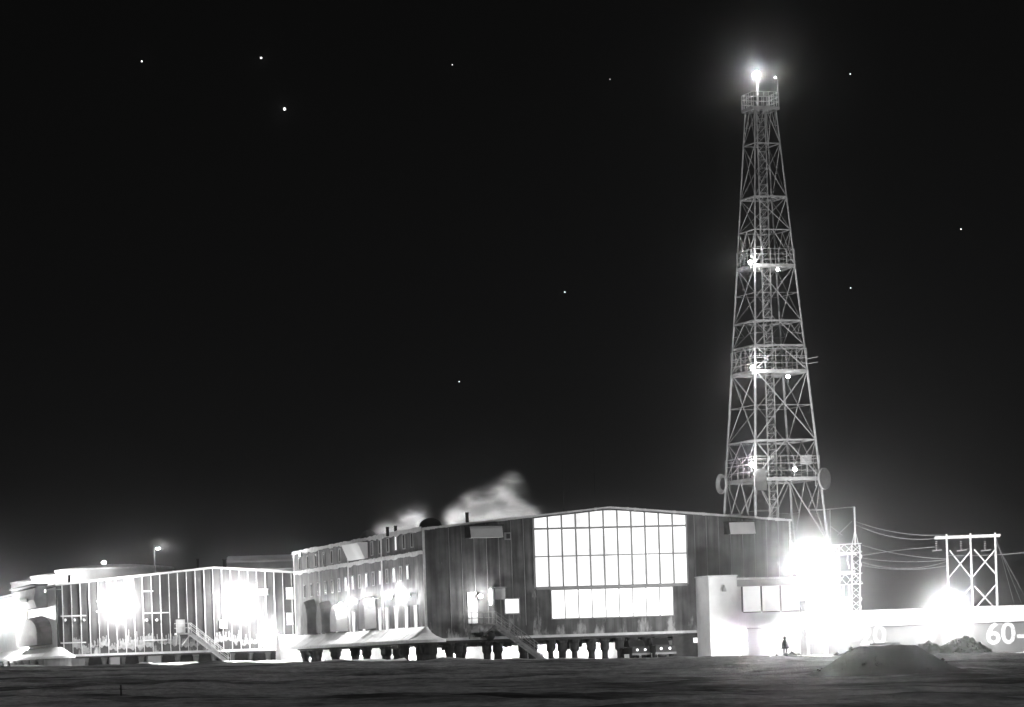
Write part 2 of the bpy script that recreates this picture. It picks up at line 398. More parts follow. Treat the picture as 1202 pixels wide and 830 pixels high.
# side wall : frost ledge between floors, seams, windows
sd = lambda px, py: MF.side(px, py)
def side_z(px, py): return MF.side(px, py)[1]
zl = (side_z(490,654)+side_z(410,663)+side_z(350,668))/3
lg = MB()
for i in range(170):
    t = L_*i/170; h = 0.12+0.32*abs(noise.noise(Vector((t*0.4, 2.2, 0))))
    lg.box(-0.14, -0.003, t, t+L_/170-0.004, zl-h, zl+0.12+random.random()*0.1)
lg.build('frost_ledge', M_FROST, main)
for px in (449.5, 410, 376): sm = MB(); t = sd(px, 690)[0]; sm.box(-0.1,-0.003,t-0.13,t+0.13,ZF+0.5,ZE-0.1); sm.build('panel_joint', M_FROST, main)
def side_window(px, pyc, lit, wpx=3.0, h=1.2, wid=0.7):
    t, z = sd(px, pyc)
    f = MB(); f.box(-0.09,-0.003,t-wid/2-0.12,t+wid/2+0.12,z-h/2-0.1,z-h/2-0.003); f.box(-0.09,-0.003,t-wid/2-0.12,t+wid/2+0.12,z+h/2+0.003,z+h/2+0.12)
    f.box(-0.09,-0.003,t-wid/2-0.12,t-wid/2-0.003,z-h/2,z+h/2); f.box(-0.09,-0.003,t+wid/2+0.003,t+wid/2+0.12,z-h/2,z+h/2)
    w = f.build('window', M_GREYW, main); p = MB(); p.box(-0.05,-0.003,t-wid/2,t+wid/2,z-h/2,z+h/2)
    p.build('pane', M_WIN3 if lit else M_GLASS, w)
for i in range(15):
    px = 484 - i*9.4; py = 634 + i*2.0
    if 408 < px < 434: continue
    side_window(px, py, i == 2)
lit2 = {479, 463, 446, 431, 417, 407}
for i in range(16):
    px = 479 - i*8.05; py = 672 + i*1.5
    side_window(px, py, i in (0, 2, 4, 6, 8, 9))
# exhaust hood with frost under the eave
t0, z0 = sd(432, 655); t1, z1 = sd(412, 640)
b = MB(); b.prism([(-0.003,z0),(-0.35,z0),(-1.0,z1),(-0.003,z1)], 'y', t0, t1); b.build('exhaust_hood', M_PALE, main)
# flared snow skirt along the foot of the side wall, wrapping the corner
sk = MB(); n = 90
pr = [(-0.003, 1.25), (-0.35, 1.05), (-1.1, 0.45), (-1.75, 0.05), (-1.75, -0.22), (-0.003, -0.22)]
for i in range(n):
    a = L_*i/n; jit = 0.06*noise.noise(Vector((a*0.25, 3, 1)))+0.02*noise.noise(Vector((a*1.7, 3, 1)))
    sk.prism([(x*(1+jit*0.6), ZF+z+jit*(1 if z > 0.02 else 0)) for x, z in pr], 'y', a, a+L_/n-0.003)
sk.lathe((0,0.05,0), [(0.12,ZF+1.25),(0.25,ZF+1.0),(0.5,ZF+0.66),(0.9,ZF+0.36),(1.4,ZF+0.14),(1.76,ZF+0.02),(1.76,ZF-0.22)], 30)
sk.build('snow_skirt', M_SNOW, main)
# arched canopies over the ground-floor bays of the side wall
def canopy(parent, t, zb, w, h, depth, mat, frame_mat=None):
    n = 10; b = MB()
    arch = [(t + w/2*math.cos(math.pi*i/n), zb + h*0.45 + h*0.55*math.sin(math.pi*i/n)) for i in range(n+1)]
    arch = [(t+w/2, zb)] + arch + [(t-w/2, zb)]
    out = [(-depth, 1.0), (-depth*0.75, 1.06), (-0.003, 1.12)]
    vs = []
    for x, sc in out:
        for (yy, zz) in arch: vs.append((x, t+(yy-t)*sc, zb+(zz-zb)*sc))
    m = len(arch); fs = []
    for q in range(len(out)-1): fs += [(q*m+i, q*m+i+1, (q+1)*m+i+1, (q+1)*m+i) for i in range(m-1)]
    fs.append(tuple(range(m))[::-1]); fs.append(tuple((len(out)-1)*m+i for i in range(m)))
    fs += [(0, m, 2*m, 2*m+m-1, m+m-1, m-1)]
    b.add(vs, fs); return b.build('canopy', mat, parent)
for px, w, h, mt in ((369,3.4,3.3,M_HOOD),(387,2.6,3.0,M_HOOD),(404,3.2,2.6,M_GREYW),(438,2.6,2.9,M_GREYW)):
    t, z = sd(px, 738 + (438-px)*0.09); canopy(main, t, z, w, h, 1.1, mt)
# doors / tall lit openings between canopies
for px, hh in ((358,1.7),(396,1.6),(416,2.2),(428,2.4),(447,2.3),(455,2.4),(466,2.4),(478,2.4),(489,2.2)):
    t, z = sd(px, 727+(480-px)*0.07); f = MB(); f.box(-0.1,-0.003,t-0.75,t-0.56,z-hh/2,z+hh/2); f.box(-0.1,-0.003,t+0.56,t+0.75,z-hh/2,z+hh/2); f.box(-0.12,-0.003,t-0.75,t+0.75,z+hh/2+0.003,z+hh/2+0.15)
    w = f.build('window', M_GREYW, main); p = MB(); p.box(-0.05,-0.003,t-0.55,t+0.55,z-hh/2,z+hh/2); p.build('pane', M_WIN3, w)
# things on the roof that are part of the building
def stack(px, py_top, py_bot, t, r, mat=M_BLACK):
    s, zb = MF.front(px, py_bot, t); _, zt = MF.front(px, py_top, t)
    zr = ZP - k*abs(W/2-s)
    b = MB(); b.lathe((s,t,0), [(r,zr-0.05),(r,zt-0.15),(r*1.1,zt-0.12),(r*1.1,zt)], 12); b.build('chimney', mat, roof)
stack(455, 618.5, 628, 10, 0.15); stack(464.5, 617, 626, 12, 0.15); stack(548.5, 601.5, 614, 6, 0.16)
def dome(px, py_top, halfpx, t):
    s, zt = MF.front(px, py_top, t); zr = ZP - k*abs(W/2-s); Y = MF.w(s,t)[1]; r = halfpx*Y/F
    b = MB(); h = zt - zr
    b.lathe((s,t,0), [(r,zr-0.05)]+[(r*math.cos(a*math.pi/16), zr+h*0.35+h*0.65*math.sin(a*math.pi/16)) for a in range(0,8)]+[(0.02,zt)], 24); b.build('roof_vent', M_BLACK, roof, smooth=True)
dome(505, 608, 13.2, 7); dome(432.5, 622, 9.5, 38)
for px, yt in ((659, 513), (696, 512)):
    s, zt = MF.front(px, yt, 16); zr = ZP - k*abs(W/2-s)
    b = MB(); b.lathe((s,16,0), [(0.025,zr-0.1),(0.02,(zr+zt)/2),(0.008,zt)], 6); b.build('whip_antenna', M_DARK, roof)
# piles
def pile(parent, s, t, zg, zt, wu, wl, split=0.45, mat=M_DARK):
    z = zg+(zt-zg)*split
    b = MB(); b.lathe((s,t,0), [(wl*1.25,zg-0.4),(wl*1.25,zg+0.12),(wl,zg+0.16),(wl,z-0.1),(wu,z+0.12),(wu,zt-0.3),(wu*1.2,zt-0.25),(wu*1.2,zt)], 12)
    return b.build('pile', mat, parent)
def mg(s, t): x, y = MF.w(s, t); return H(x, y, False)
zt = ZF-0.36
for px, wu, wl in ((518,0.62,0.5),(530,0.46,0.36),(540.5,0.46,0.3),(546.5,0.3,0.2),(574,0.46,0.34),(587,0.5,0.38),(617,0.5,0.4),(627,0.5,0.38),(649,0.40,0.27),(662.5,0.46,0.34),(677,0.42,0.26),(697,0.46,0.32),(712.5,0.42,0.28),(730,0.42,0.24),(745.5,0.44,0.28),(762,0.5,0.4),(780,0.5,0.4),(800,0.5,0.4),(815,0.5,0.4)):
    if px == 518: px = 501
    s = MF.front(px, 765)[0]; pile(main, max(0.5, s), 0.7, mg(s, 0.7), zt, wu, wl)
for px, wu, wl in ((385,0.55,0.42),(408,0.5,0.4),(421,0.5,0.36),(444,0.55,0.42),(457,0.5,0.4),(465,0.5,0.42),(484,0.5,0.42),(491,0.5,0.42),(350,0.5,0.4),(364,0.5,0.4)):
    t = sd(px, 765)[0]; pile(main, 0.8, max(2.4, t), mg(0.8, t), zt, wu, wl)
for i in range(5):
    s = 1.5+i*8.2; pile(main, s, 58.5, mg(s,58.5), zt, 0.36, 0.28)
rb = random.Random(12)
for px, dz, wd_ in ((558,0.35,1.0),(600,0.5,0.8),(638,0.25,0.7),(686,0.7,0.3),(722,0.4,0.5),(738,0.55,0.35),(528,0.6,0.6),(654,0.8,0.5),(671,0.9,0.4)):
    s = MF.front(px, 760)[0]; b = MB(); b.box(s-wd_/2, s+wd_/2, 1.3, 1.3+rb.uniform(0.4,1.4), zt-dz, zt+0.004); b.build('service_duct', M_DARK, main)
b = MB(); b.tube((1.0,1.7,zt-0.25),(W-1,1.7,zt-0.30),0.12,8); b.build('pipe_run', M_STEELD, main)
# utility skirting that closes the pile space at the right end
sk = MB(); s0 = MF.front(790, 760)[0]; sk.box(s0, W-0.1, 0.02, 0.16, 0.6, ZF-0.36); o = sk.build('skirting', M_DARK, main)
s0, s1, z0, z1 = front_rect(814, 748.5, 821.5, 754.5); b = MB(); b.box(s0,s1,-0.06,0.016,z0,z1); b.build('vent_window', M_WIN3, o)

# ---- wall lamps of the main building
fdir = (-MF.t[0], -MF.t[1]); sdir = (-MF.s[0], -MF.s[1])
def on_front(px, py, off): s, z = MF.front(px, py, -off); x, y = MF.w(s, -off); return (x, y, z)
def on_side(px, py, off): t, z = MF.side(px, py, -off); x, y = MF.w(-off, t); return (x, y, z)
wall_lamp(on_front(564, 700, 0.8), fdir, 'bright lamp over the front stair landing', 42, size=0.2)
for px, py, I, lb in ((480,699,55,'wall lamp nearest the building corner, over the ground floor bays'),(459,701,85,'second wall lamp from the corner, brightest on the long side wall'),(438,705,36,'wall lamp over the arched canopy beside the corner pair'),(418,706,80,'wall lamp midway along the long side wall'),(399,709,62,'farthest wall lamp on the long side wall, before the dark canopies')):
    wall_lamp(on_side(px, py, 0.8), sdir, lb, I, 'wall lamps along the long side of the main building', size=0.2)
wall_lamp(on_side(352, 651, 0.8), sdir, 'small lamp under the eave at the far end of the long wall', 8, size=0.25)

# ---- front staircase
def staircase(frame, px_l, px_r, py_land, px_end, py_end, depth, label, t_off=0.25, rail=1.05, mat=M_STEEL):
    s0, zl = frame.front(px_l, py_land, -t_off); s1, _ = frame.front(px_r, py_land, -t_off); s2, zb = frame.front(px_end, py_end, -t_off)
    x, y = frame.w(s0, -t_off)
    t = thing('staircase', label, 'staircase', (x, y, zb), frame.ang)
    w = s1-s0; e2 = s2-s0; d0, d1 = -depth, 0.0
    b = MB(); b.box(0, w, d0, d1, zl-0.16, zl); b.build('landing', mat, t)
    b = MB()
    for dd in (d0+0.06, d1-0.06): b.bar((w, dd, zl-0.1), (e2, dd, zb), 0.07, 0.28)
    b.build('stringer', mat, t)
    n = 13
    for i in range(n):
        q = (i+0.5)/n; b = MB(); sx = w+(e2-w)*q; zz = zl-0.1+(zb-zl+0.1)*q
        b.box(sx-0.13, sx+0.13, d0+0.1, d1-0.1, zz+0.0, zz+0.04); b.build('tread', mat, t)
    for dd in (d0+0.03, d1-0.03):
        b = MB()
        for hh in (0.55, rail):
            b.tube((w, dd, zl+hh), (e2, dd, zb+hh), 0.035, 6)
            if dd < d0+0.1: b.tube((0, dd, zl+hh), (w, dd, zl+hh), 0.035, 6)
        for q in (0, 0.25, 0.5, 0.75, 1.0): b.tube((w+(e2-w)*q, dd, zl+(zb-zl)*q-0.05), (w+(e2-w)*q, dd, zl+(zb-zl)*q+rail), 0.035, 6)
        if dd < d0+0.1:
            for q in (0.0, 0.5): b.tube((w*q+0.03, dd, zl), (w*q+0.03, dd, zl+rail), 0.035, 6)
        b.build('handrail', mat, t)
    b = MB(); b.tube((0.03, d0+0.03, zl+rail), (0.03, d1, zl+rail), 0.035, 6); b.tube((0.03, d0+0.03, zl+.55), (0.03, d1, zl+.55), 0.035, 6); b.build('end_rail', mat, t)
    b = MB(); b.bar((w*0.5, d1-0.05, zl-1.3), (w-0.1, d0+0.1, zl-0.16), 0.09); b.bar((0.1, d1-0.05, zl-1.3), (0.1, d0+0.1, zl-0.16), 0.09); b.build('bracket', mat, t)
    return t
staircase(MF, 549, 578, 733, 637, 776, 1.5, 'steel stair down from the lamplit door of the main building')
s0, s1, z0, z1 = front_rect(549.5, 695, 559.5, 732); b=MB(); b.box(s0,s1,-0.09,-0.004,z0,z1); o=b.build('door', M_WHITE, main); b=MB(); b.box(s1-.22,s1-.1,-.15,-.093,(z0+z1)/2-.05,(z0+z1)/2+.05); b.build('handle', M_DARK, o)
s0, s1, z0, z1 = front_rect(549, 733, 558, 743); b=MB(); b.box(s0,s1,-1.3,-0.3,z0,z1-0.2); b.build('junction_box', M_GREYW, main)
s0, z0 = MF.front(575, 701); b=MB(); b.lathe((s0,-0.6,z0), [(0.18,-0.85),(0.24,-0.7),(0.24,0.7),(0.1,0.9)], 12); b.build('vent_pipe', M_WHITE, main, smooth=True)
s0, z0 = MF.front(573, 746); b=MB(); b.ball((s0,-0.7,z0), 0.5, 8, (1,0.8,0.9)); b.build('tank', M_BLACK, main, smooth=True)

# ================================================================== annex in front of the right end
ta = -4.0
AF = Frame(MF.w(0, ta), ANG)
a0 = AF.front(833, 720)[0]; a1 = AF.front(866, 720)[0]; a2 = AF.front(941, 720)[0]
za = AF.front(850, 677)[1]; zb_ = AF.front(900, 679)[1]
bx, by = AF.w(a0, 0); gz = H(bx, by, False)-0.25
anx = thing('annex', 'low white annex with dark framed windows against the right of the main building', 'building', (bx, by, gz), ANG)
def A(px, py, t=0.0): s, z = AF.front(px, py, t); return s-a0, z
b = MB(); b.box(0, a1-a0, 0, -ta-0.15, gz, za); b.build('vestibule', M_ANNEX, anx)
b = MB(); b.box(-0.08, a1-a0+0.08, -0.08, -ta-0.15, za+0.004, za+0.14); b.build('roof_edge', M_FROST, anx)
b = MB(); b.box(a1-a0+0.006, a2-a0, 0.5, -ta-0.15, gz, zb_); b.build('wall', M_ANNEX, anx)
zf0 = A(880, 688)[1]
b = MB(); b.box(a1-a0+0.09, a2-a0+0.1, 0.30, 0.496, zf0, zb_-0.06); b.build('fascia', M_GREYW, anx)
b = MB(); b.box(a1-a0+0.09, a2-a0+0.15, 0.1, -ta-0.2, zb_+0.004, zb_+0.13); b.build('roof', M_FROST, anx)
wz0 = A(880, 718)[1]; wz1 = zf0-0.02
xw = A(870, 700, 0.5)[0]; ww = A(892.5, 700, 0.5)[0]-xw
for i in range(3):
    x0 = xw+ww*i; f = MB()
    f.box(x0, x0+0.14, 0.38, 0.495, wz0, wz1); f.box(x0+0.144, x0+ww-0.004, 0.40, 0.495, wz0-0.1, wz0-0.003)
    w = f.build('window', M_DARK, anx); p = MB(); p.box(x0+0.15, x0+ww-0.01, 0.44, 0.495, wz0, wz1-0.003); p.build('pane', window_light('annex window %d' % i, 0.55), w)
x0, z0 = A(881, 768); x1, z1 = A(896, 738); b = MB(); b.box(x0, x1, 0.42, 0.495, gz+0.1, z1); o = b.build('garage_door', M_PALE, anx)
b = MB(); b.box(x0-0.1, x1+0.1, 0.40, 0.495, z1+0.004, z1+0.12); b.build('lintel', M_GREYW, anx)
x0, z0 = A(849, 692); b = MB(); b.lathe((x0,-0.25,z0), [(0.05,0.4),(0.22,-0.05),(0.22,-0.2)], 8); b.build('vent_cowl', M_GREYW, anx)

# ================================================================== left building
NF0 = 366.0
kn = uv(68, 730)[0]/F
NF = Frame((kn*NF0, NF0), ANG)
sp, NZP = NF.front(251, 667.5); NW = 2*sp
_, NZE = NF.front(60, 688); NZF = (NF.front(78, 769.5)[1] + NF.front(344, 761.5)[1])/2
print('left', NW, NZE, NZP, NZF, NF.o)
NL = 60.0; nk = (NZP-NZE)/(NW/2)
left = thing('camp_building', 'dark two storey building with pale battens and frost, left of the main building', 'building', (NF.o[0], NF.o[1], 2.0), ANG)
b = MB()
b.add([(0,0,NZF),(NW,0,NZF),(NW,0,NZE),(NW/2,0,NZP),(0,0,NZE),(0,NL,NZF),(NW,NL,NZF),(NW,NL,NZE),(NW/2,NL,NZP),(0,NL,NZE)],
      [(0,1,2,3,4),(5,9,8,7,6),(0,4,9,5),(1,6,7,2),(0,5,6,1)])
b.build('wall', M_LEFT, left)
rf = MB()
for s0, s1 in ((-e, NW/2), (NW/2, NW+e)):
    z0 = NZP-nk*abs(NW/2-s0); z1 = NZP-nk*abs(NW/2-s1)
    rf.prism([(s0,z0+0.02),(s1,z1+0.02),(s1,z1+0.22),(s0,z0+0.22)], 'y', -0.2, NL+0.2)
nroof = rf.build('roof', M_FROST, left)
b = MB(); b.box(-0.1, NW, -0.16, -0.004, NZF-0.12, NZF+0.12); b.build('floor_beam', M_FROST, left)
bt = MB()
npx = 0
for i in range(0, 38):
    s = 0.55+i*0.965
    if s > NW-0.3: break
    zt2 = NZP-nk*abs(NW/2-s)-0.02
    w2 = 0.022+0.024*random.random()
    bt.box(s-w2, s+w2, -0.10, -0.003, NZF+0.13, zt2)
bt.build('batten', M_FROST, left)
# horizontal frames of bays
def nrow(pxa, pya, pxb, pyb):
    sa, z0 = NF.front(pxa, pya); sb, z1 = NF.front(pxb, pyb); z=(z0+z1)/2; hb = MB(); hb.box(sa, sb, -0.105, -0.004, z-0.06, z+0.06); hb.build('rail', M_FROST, left)
nrow(71, 724, 101, 722); nrow(71, 755, 101, 754); nrow(168, 720, 198, 719); nrow(168, 752, 196, 751); nrow(113, 706, 125, 705.5); nrow(113, 718, 125, 717.5); nrow(168, 694, 180, 694)
# frost plates stuck to the foot of the wall (ragged)
fp = MB(); rfp = random.Random(5)
for bay in range(1, 30):
    s0b = 0.55+bay*0.965+0.06
    if s0b > NW*0.72: break
    zb0 = NZF+0.15+rfp.random()*0.9; ht = rfp.uniform(0.3, 1.6)*(1.25 if 3 < bay < 9 else 0.8)
    for q in range(9):
        jb = 0.5*noise.noise(Vector((bay*2.3+q*0.25, 1.1, 0))); jt = 0.9*noise.noise(Vector((bay*3.1+q*0.9, 6.1, 0)))+0.6*noise.noise(Vector((bay+q*2.7, 2.4, 0)))
        za, zc_ = zb0+jb, zb0+jb+ht+jt
        if zc_-za > 0.12: fp.box(s0b+q*0.095, s0b+q*0.095+0.0945, -0.04-0.02*rfp.random(), -0.003, max(NZF+0.14, za), zc_)
fp.build('frost_crust', plain('frost crust', 0.30, 0.95, 0.3, 3.0), left)
# small fittings: round vents under the middle rail
vm = MB()
for px in (76, 87, 98, 172, 184): s, z = NF.front(px, 728); vm.ball((s,-0.12,z), 0.16, 6)
vm.build('vent_cap', M_FROST, left)
# door with frame, small roof vents, lit windows towards the main building
s0, z0 = NF.front(206.5, 743); s1, z1 = NF.front(217, 727)
b = MB(); b.box(s0,s1,-0.12,-0.004,z0,z1); o = b.build('door', M_PALE, left)
b = MB(); b.box(s0-0.14,s0-0.003,-0.16,-0.004,z0,z1+0.1); b.box(s1+0.003,s1+0.14,-0.16,-0.004,z0,z1+0.1); b.box(s0,s1,-0.16,-0.004,z1+0.003,z1+0.12); b.build('door_frame', M_DARK, o)
for (p0,q0,p1,q1) in ((336,690,343.5,703),(337,720,343.5,733),(258,728,266,737),(299,692,314,698)):
    s0, z0 = NF.front(p0, q1); s1, z1 = NF.front(p1, q0)
    f = MB(); f.box(s0-.08,s1+.08,-.14,-.004,z0-.1,z0-.003); f.box(s0-.08,s1+.08,-.14,-.004,z1+.003,z1+.1); w = f.build('window', M_GREYW, left)
    p = MB(); p.box(s0,s1,-.12,-.004,z0,z1); p.build('pane', M_WIN3, w)
def nstack(px, yt, t, r, mat=M_BLACK):
    s, zt_ = NF.front(px, yt, t); zr = NZP-nk*abs(NW/2-s)
    b = MB(); b.lathe((s,t,0), [(r,zr),(r,zt_-.12),(r*1.3,zt_-.1),(r*1.3,zt_)], 10); b.build('chimney', mat, nroof)
nstack(81, 675, 4, 0.15); nstack(232, 656, 3, 0.13); nstack(263.5, 656, 4, 0.22); nstack(184, 671, 2, 0.15, M_WHITE)
# piles, service boxes under the floor
for i in range(14):
    s = 1.0+i*2.0; x, y = NF.w(s, 1.0); pile(left, s, 1.0, H(x,y,False), NZF-0.2, 0.3, 0.25, mat=M_STEELD)
b = MB(); b.box(0.1, NW, 0.05, NL, NZF-0.3, NZF-0.004); b.build('floor_slab', M_DARK, left)
b = MB(); b.box(0.5, NW, 3.0, 3.2, 1.5, NZF-0.31); b.build('skirting', M_DARK, left)  # dark sheet added for the shaded void under the floor
for px, w3 in ((82, 0.9), (92,0.7), (130,1.0), (174,1.4)):
    s, z = NF.front(px, 775); b = MB(); b.box(s, s+w3, 0.1, 1.2, 1.6, NZF-0.32); b.build('service_box', M_PALE if px in (174,130) else M_GREYW, left)
# side wall: white lit, hood, arched canopy and flared skirt
ns = lambda px, py: NF.side(px, py)
b = MB(); b.box(-0.06,-0.003, 1.0, NL, NZF+0.3, NZE-0.1); b.build('side_panel', M_WHITE, left)
t0, z0 = ns(57, 713); t1, z1 = ns(31, 693)
tc_ = (t0+t1)/2; wd = abs(t1-t0)
b = MB()
prof = [(-0.07,z0),(-1.3,z0),(-1.6,z0+0.9),(-1.35,z1-0.25),(-0.9,z1),(-0.07,z1)]
b.prism(prof, 'y', min(t0,t1), max(t0,t1)); hd = b.build('intake_hood', M_HOOD, left)
b = MB(); b.box(-1.9,-0.07, min(t0,t1)-0.6, max(t0,t1)+0.4, z1+0.02, z1+0.2); b.build('hood_roof', M_DARK, hd)
b = MB(); b.box(-1.75,-1.62, tc_-wd*0.25, tc_+wd*0.25, z0+0.75, z0+1.1); b.build('louver', M_DARK, hd)
t0, z0 = ns(63, 757); t1, _ = ns(34, 757); _, z1 = ns(48, 727)
canopy(left, (t0+t1)/2, z0+0.05, abs(t1-t0)*0.86, z1-z0, 1.6, M_HOOD)
sk = MB(); n = 60
pr2 = [(-0.07, 1.0), (-0.5, 0.9), (-1.2, 0.4), (-1.75, 0.0), (-1.75, -0.25), (-0.07, -0.25)]
for i in range(n):
    a = NL*i/n; sk.prism([(x, NZF+z) for x, z in pr2], 'y', a, a+NL/n-0.003)
sk.lathe((0,0.05,0), [(0.25,NZF+0.95),(0.5,NZF+0.85),(0.8,NZF+0.62),(1.15,NZF+0.36),(1.5,NZF+0.14),(1.75,NZF-0.02),(1.75,NZF-0.25)], 30)
sk.build('snow_skirt', M_SNOW, left)
for i in range(9):
    t = 2+i*6.5; x, y = NF.w(-1.6, t); pile(left, -1.6, t, H(x,y,False), NZF-0.25, 0.42, 0.4, mat=M_STEELD)
b = MB(); b.lathe((0.0,0.8,0), [(1.5,1.6),(1.5,NZF-0.26)], 20); b.build('drum', M_GREYW, left, smooth=False)

staircase(NF, 205, 222, 743.5, 268, 779, 1.4, 'frosted stair slanting down from the door of the dark left building', mat=M_FROST)
nf = (-NF.t[0], -NF.t[1])
def on_n(px, py, off): s, z = NF.front(px, py, -off); x, y = NF.w(s, -off); return (x, y, z)
wall_lamp(on_n(140.5, 706, 1.0), nf, 'left floodlight of two on the dark battened wall, alone among battens', 560, 'floodlights on the dark left building', size=0.2, rad=0.4)
wall_lamp(on_n(281, 706, 1.0), nf, 'floodlight on the battened wall between the stair and the main building', 620, 'floodlights on the dark left building', size=0.2, rad=0.4)
wall_lamp(on_n(318, 742, 1.0), nf, 'low floodlight on the battened wall next to the main building', 120, 'floodlights on the dark left building')
# side floodlights at the far left
nsd = (-NF.s[0], -NF.s[1])
t0, z0 = NF.side(8, 722, -2.4); x, y = NF.w(-2.4, t0)
wall_lamp((x, y, z0), nsd, 'floodlight glaring off the white end wall at the left edge', 1100, stand=2.2, size=0.3)
t0, z0 = NF.side(53, 694, -2.0); x, y = NF.w(-2.0, t0)
wall_lamp((x, y, z0), nsd, 'tiny lamp at the corner of the rounded hood', 3, stand=1.7, size=0.16)
p = at(-14, 742, 352); pole_lamp(p, 'lamp post lighting the far left end of the buildings', 60, H(p.x,p.y,False), aim=(0.3,-1))

# ================================================================== tanks and far things behind the left building
def tank(pxl, pxr, ytop, Y, label):
    A_ = at(pxl, ytop, Y); B_ = at(pxr, ytop, Y); r = (B_.x-A_.x)/2; c = ((A_.x+B_.x)/2, Y+r); zt_ = (A_.z+B_.z)/2
    zb = H(c[0], c[1], False)
    t = thing('storage_tank', label, 'storage tank', (c[0], c[1], zb), 0, 'storage tanks behind the left building')
    b = MB(); b.lathe((0,0,0), [(r,zb-0.3),(r,zt_-0.25)], 64); b.build('shell', M_PALE, t)
    b = MB(); b.lathe((0,0,0), [(r+0.12,zt_-0.24),(r+0.12,zt_-0.02),(r*0.9,zt_+0.12),(r*0.4,zt_+0.5),(0.1,zt_+0.6)], 64); b.build('roof', M_FROST, t)
    return t
tank(56, 196, 666, 428, 'largest pale tank, its roof curving over the dark left building')
tank(28, 150, 673.5, 446, 'middle pale tank of the row, stepping down behind the largest tank')
tank(5, 120, 681, 464, 'lowest and farthest pale tank at the left edge')
# flood mast that lights the tanks from the left
p = at(-130, 690, 425); pole_lamp(p, 'tall lamp post lighting the pale tanks from the left', 8000, H(p.x,p.y,False), aim=(0.6,0.3))
tl = [o for o in bpy.data.objects if o.type == 'LIGHT'][-1]
tl.data.type = 'SPOT'; tl.data.spot_size = R(110); tl.data.spot_blend = 0.4
tgt = at(50, 680, 448); hp_ = p
tl.rotation_euler = (Vector((hp_.x,hp_.y,hp_.z)) - tgt).to_track_quat('Z','Y').to_euler()
p = at(122, 660.5, 427); wall_lamp((p.x,p.y,p.z), (0,-1), 'small lamp on the rim of the largest tank', 9, size=0.3)
p = at(185.5, 644.5, 402); pole_lamp(p, 'slim lamp post with a lit head rising behind the dark left building', 17, H(p.x,p.y,False), aim=(1,-0.3), arm=0.5, size=0.3)
# dim long shed
A_ = at(266, 657, 470); B_ = at(360, 660, 470); zb = H(A_.x, 470, False)
t = thing('long_shed', 'dim long shed showing over the roof of the left building', 'shed', (A_.x, 470, zb))
w = B_.x-A_.x
b = MB(); b.box(0, w, 0, 10, zb-0.3, A_.z-0.5); b.build('wall', M_GREYW, t)
b = MB(); b.prism([(-0.3,A_.z-0.5),(10.3,A_.z-0.5),(10.3,A_.z-0.3),(5,A_.z+0.6),(-0.3,A_.z-0.3)], 'x', -0.2, w+0.2); b.build('roof', M_PALE, t)

# ================================================================== snow bank behind the piles and its lamps
def bank(frame, s0, s1, t, wid, h, label, name='snow_bank'):
    n = int((s1-s0)/0.7); m = 9; x, y = frame.w(s0, t); zb = H(x, y, False)
    vs = []
    for i in range(n+1):
        s = (s1-s0)*i/n; xx, yy = frame.w(s0+s, t); zg = H(xx, yy, False)
        for j in range(m+1):
            q = j/m; prof = math.sin(math.pi*min(1, q*1.6)/2) if q < 0.625 else math.cos((q-0.625)/0.375*math.pi/2)
            hh = (h*(1+0.10*noise.noise(Vector((s*0.3, 4, 0))))*max(0,prof)) + (0.14*noise.noise(Vector((s*0.9, q*3, 2)))+0.16*noise.noise(Vector((s*0.33, q*2, 7))))*min(1,prof*3)
            vs.append((s, q*wid, zg-0.1+hh))
    fs = [(i*(m+1)+j, (i+1)*(m+1)+j, (i+1)*(m+1)+j+1, i*(m+1)+j+1) for i in range(n) for j in range(m)]
    b = MB(); b.add(vs, fs); o = b.build(name, M_SNOW, None, (x, y, zb), frame.ang, True); return tag(o, label, 'snow bank')
bank(MF, -1.5, 46, 61.0, 3.4, 3.4, 'white floodlit snow bank seen between the dark piles')
bank(NF, 9, 27, -6.5, 5.0, 0.5, 'long low snow bank lit along the foot of the dark left building')
bank(MF, -9.5, -2.2, -2, 3.6, 0.5, 'short snow bank beside the near corner of the main building')
for i, s in enumerate((1.5, 7, 12.5, 18, 23.5, 29, 34)):
    x, y = MF.w(s, 60.4)
    wall_lamp((x, y, 3.0), (MF.t[0], MF.t[1]), 'lamp low on the back of the main building shining on the snow bank', 42, 'lamps under the back of the main building', stand=0.4, size=0.14)

# ================================================================== tower
TY = 350.0
tc0 = at(914, 770, TY); TX = tc0.x; tzg = H(TX, TY, False)
tower = thing('lattice_tower', 'tall tapering lattice tower with platforms, behind the main building', 'tower', (TX, TY, tzg))
PHI = R(24.5)
def tz(py): return at(905, py, TY).z
lv = [(127,34.5),(770,141)]
ztop_t, zbot_t = tz(127), tz(768)
def half(z):
    q = (z-zbot_t)/(ztop_t-zbot_t)
    return (141+(34.5-141)*q)*TY/F/2/math.cos(PHI)
def corner(i, z, sc=1.0):
    r = half(z)*sc
    d = [(-math.cos(PHI), math.sin(PHI)), (-math.sin(PHI), -math.cos(PHI)), (math.cos(PHI), -math.sin(PHI)), (math.sin(PHI), math.cos(PHI))][i]
    return Vector((d[0]*r, d[1]*r, z))
for i in range(4):
    b = MB(); zs = [tzg-0.3, tz(640), tz(437), tz(313), ztop_t]
    rr = [0.15,0.13,0.10,0.08,0.07]
    for q in range(4): b.tube(corner(i, zs[q]), corner(i, zs[q+1]), rr[q], 8)
    b.build('leg', M_STEEL, tower)
    f = MB(); c = corner(i, tzg); f.box(c.x-0.5, c.x+0.5, c.y-0.5, c.y+0.5, tzg-0.3, tzg+0.45); f.build('footing', M_GREYW, tower)
rings = [170, 233, 272, 313, 379, 408, 437, 519, 563, 640, 705]
